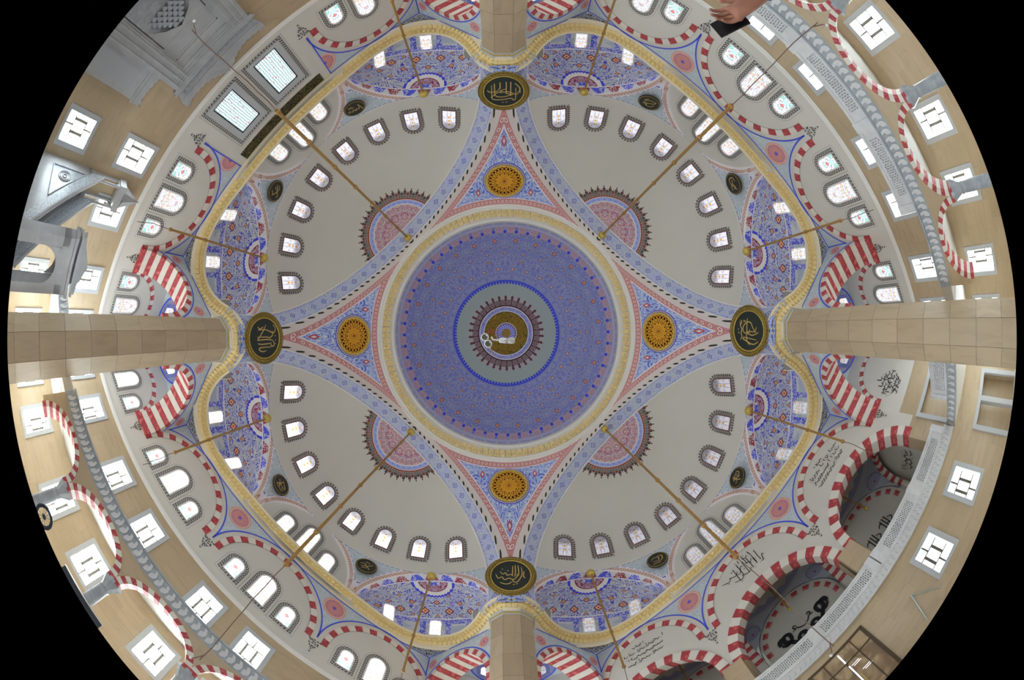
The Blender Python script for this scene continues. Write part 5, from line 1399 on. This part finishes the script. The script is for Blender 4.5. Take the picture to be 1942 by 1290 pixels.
rnd = random.Random(11)
# three slanted lines of fine script in the two side lunettes, a compact tughra-like group over the middle arch
for sg in (-1, 1):
    L = []
    for k in range(3): L += scribble(rnd, -1.25 + .1 * k, 1.15 - .12 * k, .62 - k * .34, .19)
    L += scribble(rnd, -.5, .1, .95, .15)
    pn = NEXTP[BQ][0 if sg < 0 else 1]
    script(wallM(BQ, RW - .03, sg * 6.1, 8.95), L, .035, f'three fine lines of black script above the open arch next to the {pn} pier')
L = []
L += scribble(rnd, -.9, .75, .55, .38) + scribble(rnd, -.7, .95, .1, .42) + scribble(rnd, -.4, .5, .95, .25)
for k in range(5): L.append([(-.6 + k * .27, .1 + .08 * sin(k * 2.)), (-.55 + k * .27, .95 + .12 * sin(k * 1.7))])
script(wallM(BQ, RW - .03, 0, 8.95), L, .04, 'compact group of tall black script above the middle open arch')
# round block of script in the far lunette by the right pier
L = []
for k in range(7): L += scribble(rnd, -.75 * sin(pi * (k + .8) / 8), .75 * sin(pi * (k + .8) / 8), .72 - k * .22, .26)
script(wallM(BQ, RW - .03, -11.3, 7.65), L, .05, 'round block of dense black script on the white wall behind the right pier')
# big mirrored pair of letters on the back wall of the middle bay
half_ = [[(.12, -.05), (.42, .05), (.52, .28), (.34, .42), (.18, .28), (.34, .1), (.62, .12), (.86, .42), (1.05, .66), (.98, .95), (.74, .88), (.78, .52), (1.05, .42), (1.25, .6)], [(.52, .1), (.62, -.3), (.35, -.62), (.02, -.5)], [(.98, .95), (1.22, .9), (1.28, .62)]]
thin_ = [[(.3, .95), (.38, 1.05), (.46, .96), (.4, .84), (.56, .8)], [(.0, .62), (.2, .7), (.36, .9)], [(1.1, -.1), (1.22, -.02), (1.3, -.16), (1.42, -.1)]]
sc = MB()
for sx in (-1, 1):
    for st in half_: stroke(sc, [(sx * x * 1.3, y * 1.3) for x, y in st], .27, .0)
    for st in thin_: stroke(sc, [(sx * x * 1.3, y * 1.3) for x, y in st], .08, .0)
tag(add('wall_script', sc, black_paint, None, wallM(BQ, 20.72, 0, 5.3)), 'huge mirrored pair of black calligraphic letters on the back wall of the middle bay', 'calligraphy', kind='stuff')
L = []
for sx in (-.55, .35):
    for k in range(3): L.append([(sx + k * .14, .75), (sx + k * .14 - .05, -.1)])
    L += [[(sx - .3, .1), (sx, -.15), (sx + .35, .05)], [(sx + .35, .5), (sx + .5, .3), (sx + .3, .1), (sx + .15, .3)], [(sx - .25, .5), (sx - .1, .65), (sx, .5)], [(sx - .1, -.35), (sx, -.3)]]
script(wallM(BQ, 20.72, -6.1, 5.35), [[(x * 1.3, y * 1.3) for x, y in st] for st in L], .07, 'two words of tall black script on the back wall of the bay by the right pier')
L = scribble(rnd, -.9, .9, .3, .4) + scribble(rnd, -.7, .7, -.1, .4)
script(QM[BQ] @ axes((18.6, -9.4, 5.6), (1, 0, 0), (0, 0, 1), (0, 1, 0)), L, .06, 'black script on the end wall of the bay by the right pier')

# ---- balcony in front of the open arches
DBL = 14.25
e = empty('gallery_floor', QM[BQ] @ T((DBL, 0, 2.42))); tag(e, 'white balcony slab with carved leaf fascia along the entrance wall', 'gallery', kind='structure')
m = MB(); m.box(0, 1.5, -9.2, 9.2, 0, .48); add('slab', m, white_paint, e)
m = MB(); m.box(-.03, 0, -9.2, 9.2, 0, .5); m.box(-.09, .02, -9.2, 9.2, .46, .56); m.box(-.06, .02, -9.2, 9.2, -.04, .04); add('fascia', m, white_marble, e)
for k in range(80): add('carved_leaf', leaf_me, None, e, axes((-.03, -9.0 + 18 * (k + .5) / 80, .25), (0, -1, 0), (0, 0, 1), (-1, 0, 0)))
balustrade(wallM(BQ, DBL - .02, 3.05, 2.94), 2, 3.05, .82, 'white pierced marble balustrade in front of the middle open arch', .12, 34, 6)
balustrade(wallM(BQ, DBL - .02, -3.40, 2.94), 2, 2.75, .82, 'white pierced marble balustrade in front of the open arch by the right pier', .3, 28, 6)
balustrade(wallM(BQ, DBL - .02, 8.90, 2.94), 2, 2.75, .82, 'white pierced marble balustrade in front of the open arch by the bottom pier', .3, 28, 6)
# stone-faced blocks between the arches
for s in (-3.05, 3.05):
    m = MB(); m.box(-.45, .45, 2.9, 5.35, 0, .25); tag(add('pier_block', m, wall_stone, None, wallM(BQ, RW, s, 0)), f'beige stone pier between the open arches towards the {NEXTP[BQ][0 if s < 0 else 1]} pier', 'pier', kind='structure')
# short balustraded landing beside the right pier
balustrade(QM[BQ] @ axes((10.2, -9.5, 2.94), (1, 0, 0), (0, 0, 1), (0, 1, 0)), 1, 2.6, .95, 'short white pierced balustrade on the landing beside the right pier', .2, 24, 6)

# ---- glazed entrance door
dr = empty('door_1', wallM(BQ, RW, 0, FLOOR)); tag(dr, 'dark framed glass entrance door in the stone wall below the balcony', 'door', kind='structure')
dkw = mat('dark_wood', lambda B: B.mix(B.noise(B.vec(B.obj()[0] * 8., B.obj()[1], 0.), 3, 3), C(58, 46, 34, 1.5), C(84, 68, 48, 1.5)), rough=.4)
m = MB(); m.ring([(-1.25, 0), (1.25, 0), (1.25, 3.4), (-1.25, 3.4)], [(-1.12, .05), (1.12, .05), (1.12, 3.27), (-1.12, 3.27)], -.15, .04); add('frame', m, dkw, dr)
m = MB(); m.box(-1.12, 1.12, 2.45, 2.53, -.1, 0); m.box(-.03, .03, .05, 2.45, -.1, 0); m.box(-.62, -.58, .05, 3.27, -.1, -.02); m.box(.58, .62, .05, 3.27, -.1, -.02); add('mullions', m, dkw, dr)
dg = mat('door_glass', lambda B: B.mix(B.step(B.noise(B.vec(B.obj()[0] * .8, B.obj()[1] * .5, 1.), 2.0, 2, .5), .4, .6), P(104, 86, 66), P(140, 122, 96)), rough=.1, spec=.6)
for x0, x1 in ((-1.12, -.62), (-.58, -.03), (.03, .58), (.62, 1.12)):
    for y0, y1 in ((.05, 2.45), (2.53, 3.27)):
        m = MB(); m.face([(x0, y0, -.06), (x1, y0, -.06), (x1, y1, -.06), (x0, y1, -.06)]); add('glass_pane', m, dg, dr)
lt = mat('door_glow', col=(.02, .02, .02, 1), emit=lambda B: ((.93, .92, 1, 1), GLASS * 1.0))  # one glow for the daylight slit and the reflections drawn on the door
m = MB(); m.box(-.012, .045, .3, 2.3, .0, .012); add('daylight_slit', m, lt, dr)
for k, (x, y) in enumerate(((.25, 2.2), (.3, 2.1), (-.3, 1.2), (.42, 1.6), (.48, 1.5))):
    m = MB(); m.box(x - .16, x + .16, y - .018, y + .018, -.06, -.045); add('painted_reflection', m, lt, dr)  # reflections in the door glass put in as small glowing bars
m = MB(); m.tube([(.12, .9, .0), (.12, .9, .08), (.12, 1.5, .08), (.12, 1.5, .0)], .02, 6); add('handle', m, gold, dr)
# doorway frames near the right pier
for z0, z1, y0, y1, nm in ((FLOOR, 1.15, 9.7, 12.6, 'low'), (2.9, 5.1, 9.7, 12.6, 'gallery')):
    d2 = empty('door_2' if nm == 'low' else 'door_3', wallM(BQ, RW, -(y0 + y1) / 2, z0)); tag(d2, f'grey framed {"ground floor" if nm == "low" else "gallery level"} doorway in the stone wall behind the right pier', 'door', kind='structure')
    w, h = (y1 - y0) / 2, z1 - z0
    m = MB(); m.ring([(-w - .05, -.01), (w + .05, -.01), (w + .05, h + .05), (-w - .05, h + .05)], [(-w + .17, 0), (w - .17, 0), (w - .17, h - .17), (-w + .17, h - .17)], -.05, .07); add('frame', m, moulding, d2)
    m = MB(); m.face([(-w, 0, -.5), (w, 0, -.5), (w, h, -.5), (-w, h, -.5)]); 
    for x in (-w, w): m.face([(x, 0, 0), (x, 0, -.5), (x, h, -.5), (x, h, 0)])
    m.face([(-w, h, 0), (w, h, 0), (w, h, -.5), (-w, h, -.5)]); add('recess', m, wall_stone, d2)
    if nm == 'low':
        m = MB(); m.box(-.12, .12, 0, h, -.2, .05); add('mullion', m, moulding, d2)
# same on the mirrored side
d2 = empty('door_4', wallM(BQ, RW, 11.15, FLOOR)); tag(d2, 'grey framed ground floor doorway in the stone wall behind the bottom pier', 'door', kind='structure')
m = MB(); m.ring([(-1.5, -.01), (1.5, -.01), (1.5, 2.6), (-1.5, 2.6)], [(-1.28, 0), (1.28, 0), (1.28, 2.38), (-1.28, 2.38)], -.05, .07); add('frame', m, moulding, d2)
m = MB(); m.box(-1.46, 1.46, 0, 2.56, -.5, -.45); add('recess', m, wall_stone, d2)
# back wall of the far corner lunette niches is closed by plain wall
# metal bracket on the stone wall right of the door
br = empty('wall_bracket', wallM(BQ, RW, -3.0, .1)); tag(br, 'thin metal folding bracket on the stone wall between the door and the windows', 'bracket')
for a, b in (((-.35, -1.1), (.0, .55)), ((.0, .55), (.75, -.75)), ((-.06, .3), (.08, .42))):
    m = MB(); m.tube([(a[0], a[1], .06), (b[0], b[1], .06)], .025, 6); add('bar', m, mat('steel', col=P(120, 130, 128), rough=.3, metal=.5), br)

# ================================================================== lamp cluster under the dome
lc = empty('lamp_cluster', T((-.1, .08, 5.6))); tag(lc, 'white spot lamps on a bent pipe hanging under the centre of the main dome', 'lamp')
m = MB(); m.tube([(-.08, -.02, .0), (-.1, .0, 1.2), (.0, -.1, 10.), (.1, -.08, 22.6)], .012, 6); add('cable', m, MATS['cable'], lc)
wl = mat('lamp_white', col=P(205, 208, 208), rough=.35)
m = MB(); m.tube([(-.14, -.02, .03), (-.12, .02, .0), (-.05, .03, -.01), (.06, .03, -.02)], .014, 8); add('pipe', m, wl, lc)
def spot(c, dirv, s=1.0):
    z = Vector(dirv).normalized(); x = z.orthogonal().normalized(); M = axes(c, x, z.cross(x), z) @ Matrix.Scale(s, 4)
    h = empty('spot_lamp', M, lc)
    m = MB(); m.lathe([(.0, -.14), (.03, -.13), (.036, -.06), (.062, .0), (.064, .02), (.05, .022)], 16); add('housing', m, wl, h)
    m = MB(); m.lathe([(.052, .015), (.03, .0), (.012, -.01), (.008, .01), (.0, .012)], 16); add('reflector', m, mat('reflector', col=P(96, 98, 92), rough=.15, spec=.7, metal=.6), h)
spot((-.24, -.02, -.05), (-.04, 0, -1)); spot((-.19, .085, -.06), (-.03, .03, -1)); 
m = MB(); m.lathe([(.0, -.02), (.03, -.01), (.042, .04), (.042, .10), (.02, .12)], 16); add('socket', m, wl, lc, axes((.10, .035, -.02), (0, 0, 1), (0, 1, 0), (-1, 0, 0)) )
m = MB(); m.lathe([(.02, -.06), (.045, -.03), (.055, .02), (.045, .06), (.0, .075)], 16); add('bulb', m, mat('frosted_bulb', col=P(150, 148, 146), rough=.1, spec=.6), lc, T((.17, .04, -.04)) @ Matrix.Rotation(rad(75), 4, 'Y'))
m = MB(); m.tube([(-.2, -.03, 0), (-.19, -.12, .05), (-.12, -.14, .1), (-.08, -.06, .1)], .008, 6); add('red_wire', m, mat('red_wire', col=P(140, 50, 50)), lc)
m = MB(); m.tube([(-.17, .1, -.03), (-.14, .2, .02), (-.13, .24, .06)], .012, 6); add('tail_wire', m, bronze, lc)
# ================================================================== bystander reaching into the picture with a phone
def skin(name, V, E_, mt, parent=None, sub=1):
    """V: (x, y, z, radius); one continuous surface grown over the joints"""
    me = bpy.data.meshes.new(name + '_bones'); me.from_pydata([v[:3] for v in V], E_, []); me.update()
    o = bpy.data.objects.new(name + '_bones', me); COL.objects.link(o)
    md = o.modifiers.new('skin', 'SKIN'); md.use_smooth_shade = True
    sk = me.skin_vertices[0].data if me.skin_vertices else None
    if sk is None:
        import bmesh
        bm = bmesh.new(); bm.from_mesh(me); bm.verts.layers.skin.verify(); bm.to_mesh(me); bm.free(); sk = me.skin_vertices[0].data
    for i, v in enumerate(V): sk[i].radius = (v[3], v[3] * (v[4] if len(v) > 4 else 1.0))
    sk[0].use_root = True
    s = o.modifiers.new('sub', 'SUBSURF'); s.levels = sub; s.render_levels = sub
    dg = bpy.context.evaluated_depsgraph_get(); out = bpy.data.meshes.new_from_object(o.evaluated_get(dg))
    bpy.data.objects.remove(o); out.name = name
    for p in out.polygons: p.use_smooth = True
    out.materials.clear(); return add(name, out, mt, parent)
skin_m = mat('skin', lambda B: B.mix(B.noise(B.vec(*B.obj()), 14, 3), C(150, 104, 86, 1.5), C(120, 80, 66, 1.5)), rough=.5)
navy = mat('navy_cloth', lambda B: B.mix(B.noise(B.vec(*B.obj()), 30, 2), C(34, 36, 48, 1.4), C(46, 48, 62, 1.4)), rough=.9)
trous = mat('charcoal_cloth', col=C(40, 40, 42, 1.4), rough=.9)
PX, PY = 1.12, -1.62
pe_ = empty('person', T((PX, PY, FLOOR))); tag(pe_, 'person in a navy jacket raising a hand with a black phone, top edge', 'person')
def L3(x, y, z): return (x - PX, y - PY, z - FLOOR)
W = Vector((.80, -1.07, .42)); HC_ = Vector((.745, -1.055, .515)); EL = Vector((.96, -1.25, .24)); SH = Vector((1.10, -1.52, .04))
V = []; E_ = []
def jt(p, r, par=None, sq=1.0):
    V.append((*L3(*p), r, sq)); 
    if par is not None: E_.append((par, len(V) - 1))
    return len(V) - 1
# skin: forearm -> palm -> five fingers
fa = jt(EL.lerp(W, .55), .036); wr = jt(W, .028, fa); ax = (HC_ - W).normalized(); sd = ax.cross(Vector((0, 0, 1))).normalized(); dn = sd.cross(ax)
pm_ = jt(W + ax * .045, .034, wr); pk = jt(W + ax * .085, .036, pm_)
for k, (o_, ln) in enumerate(((-.033, .066), (-.011, .078), (.011, .074), (.032, .058))):
    b0 = W + ax * .098 + sd * o_; j0 = jt(b0, .0115, pk); j1 = jt(b0 + ax * ln * .5 - dn * .004, .0098, j0); j2 = jt(b0 + ax * ln * .82 - dn * .020, .009, j1); jt(b0 + ax * ln * .98 - dn * .042, .0075, j2)
t0 = jt(W + ax * .04 - sd * .034, .014, pm_); t1 = jt(W + ax * .075 - sd * .055 - dn * .012, .0115, t0); jt(W + ax * .105 - sd * .05 - dn * .03, .0095, t1)
body = skin('arm_and_hand', V, E_, skin_m, pe_, 2)
# head and neck
V, E_ = [], []
n0 = jt((1.14, -1.62, .12), .062); n1 = jt((1.14, -1.61, .22), .058, n0); n2 = jt((1.14, -1.59, .30), .086, n1); n3 = jt((1.14, -1.585, .39), .088, n2); jt((1.14, -1.60, .45), .06, n3)
hd_ = skin('head', V, E_, skin_m, pe_, 2)
m = MB(); m.lathe([(.0, .135), (.05, .125), (.085, .08), (.098, .02), (.098, -.04), (.09, -.06)], 16); add('hair', m, mat('dark_hair', col=C(30, 26, 24, 1.3), rough=.8), hd_, T(L3(1.14, -1.615, .37)))
for sx in (-.033, .033):
    m = MB(); m.lathe([(.0, .012), (.008, .008), (.012, .0), (.008, -.008), (.0, -.012)], 8); add('eye', m, mat('eye', col=C(30, 26, 24)), hd_, T(L3(1.14 + sx, -1.505, .345)))
    m = MB(); m.lathe([(.0, .03), (.014, .02), (.016, 0), (.012, -.022), (.0, -.03)], 8); add('ear', m, skin_m, hd_, T(L3(1.14 + sx * 2.8, -1.60, .335)))
m = MB(); m.lathe([(.0, .03), (.009, .01), (.016, -.016), (.0, -.024)], 8); add('nose', m, skin_m, hd_, T(L3(1.14, -1.497, .325)))
m = MB(); m.tube([L3(1.115, -1.507, .285), L3(1.14, -1.50, .283), L3(1.165, -1.507, .285)], .005, 5); add('mouth', m, mat('lips', col=C(130, 76, 70, 1.4)), hd_)
# jacket: chest, both sleeves
V, E_ = [], []
pv = jt((1.14, -1.62, -.52), .17, None, .72); ch = jt((1.14, -1.62, -.22), .185, pv, .68); sh = jt((1.14, -1.62, .02), .15, ch, .7); jt((1.14, -1.62, .10), .075, sh)
s1 = jt(SH, .078, sh); e1 = jt(EL, .060, s1); jt(EL.lerp(W, .72), .046, e1)
s2 = jt((1.34, -1.68, .0), .078, sh); s2 = jt((1.36, -1.67, .03), .07, s2); e2 = jt((1.42, -1.66, -.27), .055, s2); jt((1.40, -1.56, -.5), .045, e2)
skin('jacket', V, E_, navy, pe_, 2)
V, E_ = [], []
f = jt((1.40, -1.55, -.48), .028); p = jt((1.395, -1.53, -.56), .034, f)
for o_ in (-.025, -.008, .009, .025):
    a_ = jt((1.395 + o_, -1.52, -.62), .0105, p); b_ = jt((1.395 + o_, -1.51, -.66), .0095, a_); jt((1.395 + o_, -1.495, -.685), .008, b_)
a_ = jt((1.36, -1.515, -.565), .012, p); jt((1.35, -1.50, -.60), .0095, a_)
skin('resting_hand', V, E_, skin_m, pe_, 2)
V, E_ = [], []
pv = jt((1.14, -1.62, -.50), .165, None, .75)
for sx in (-.1, .1):
    h = jt((1.14 + sx, -1.62, -.60), .105, pv); k_ = jt((1.14 + sx, -1.60, -.95), .07, h); a_ = jt((1.14 + sx, -1.63, -1.30), .052, k_)
skin('trousers', V, E_, trous, pe_, 2)
for sx in (-.1, .1):
    V, E_ = [], []
    a_ = jt((1.14 + sx, -1.65, -1.33), .05); b_ = jt((1.14 + sx, -1.56, -1.35), .045, a_, .9); jt((1.14 + sx, -1.45, -1.365), .034, b_)
    skin('shoe', V, E_, black_paint, pe_, 2)
# phone held by the raised hand
ph = MB(); ph.box(-.037, .037, -.075, .075, -.0045, .0045); phn = add('phone', ph, mat('phone_black', col=C(18, 18, 20), rough=.25, spec=.5), None, axes(W + ax * .135 + sd * .012 + dn * .030, sd, ax, dn))
tag(phn, 'black phone held in the raised hand at the top edge', 'phone')
# ================================================================== dim things standing at the rim, lower left
fn = empty('standing_fan', T((-8.9, 3.2, FLOOR)) @ Matrix.Scale(.84, 4)); tag(fn, 'dark round standing fan near the marble columns at the lower left rim', 'fan')
dkm = mat('dark_plastic', col=C(48, 54, 62, 1.3), rough=.5)
R45 = RZ(45)
m = MB(); m.tube([(.30 * cos(2 * pi * k / 32), 0, 1.32 + .30 * sin(2 * pi * k / 32)) for k in range(32)], .055, 8, True); add('guard_ring', m, dkm, fn, R45)
m = MB()
for k in range(12): m.tube([(0, .02, 1.32), (.29 * cos(2 * pi * k / 12), .02, 1.32 + .29 * sin(2 * pi * k / 12))], .006, 4)
add('guard_wires', m, dkm, fn, R45)
m = MB(); m.lathe([(.0, .06), (.06, .05), (.07, -.06), (.0, -.08)], 12); add('motor', m, dkm, fn, R45 @ T((0, .0, 1.32)) @ Matrix.Rotation(rad(90), 4, 'X'))
m = MB(); m.tube([(0, .05, .04), (0, .05, 1.1)], .025, 8); add('pole', m, dkm, fn, R45)
m = MB(); m.lathe([(.24, .0), (.24, .03), (.06, .06), (.03, .1)], 20); add('base', m, dkm, fn)
cbn = empty('cabinet', T((-8.02, 4.6, FLOOR)) @ RZ(64) @ Matrix.Scale(.8, 4)); tag(cbn, 'dark grey cabinet with pale top edge beside the fan at the lower left rim', 'cabinet')
m = MB(); m.box(-.8, .8, -.25, .25, 0, 1.36); add('body', m, dkm, cbn)
m = MB(); m.box(-.82, .82, -.27, .27, 1.36, 1.40); add('top', m, white_marble, cbn)
for k in range(2):
    m = MB(); m.box(-.78 + k * .79, -.02 + k * .79, -.27, -.25, .05, 1.3); d_ = add('door', m, mat('cabinet_grey', col=C(62, 66, 72, 1.3), rough=.5), cbn); m = MB(); m.box(-.1 + k * .16, -.06 + k * .16, -.30, -.27, .6, .8); add('handle', m, white_marble, d_)
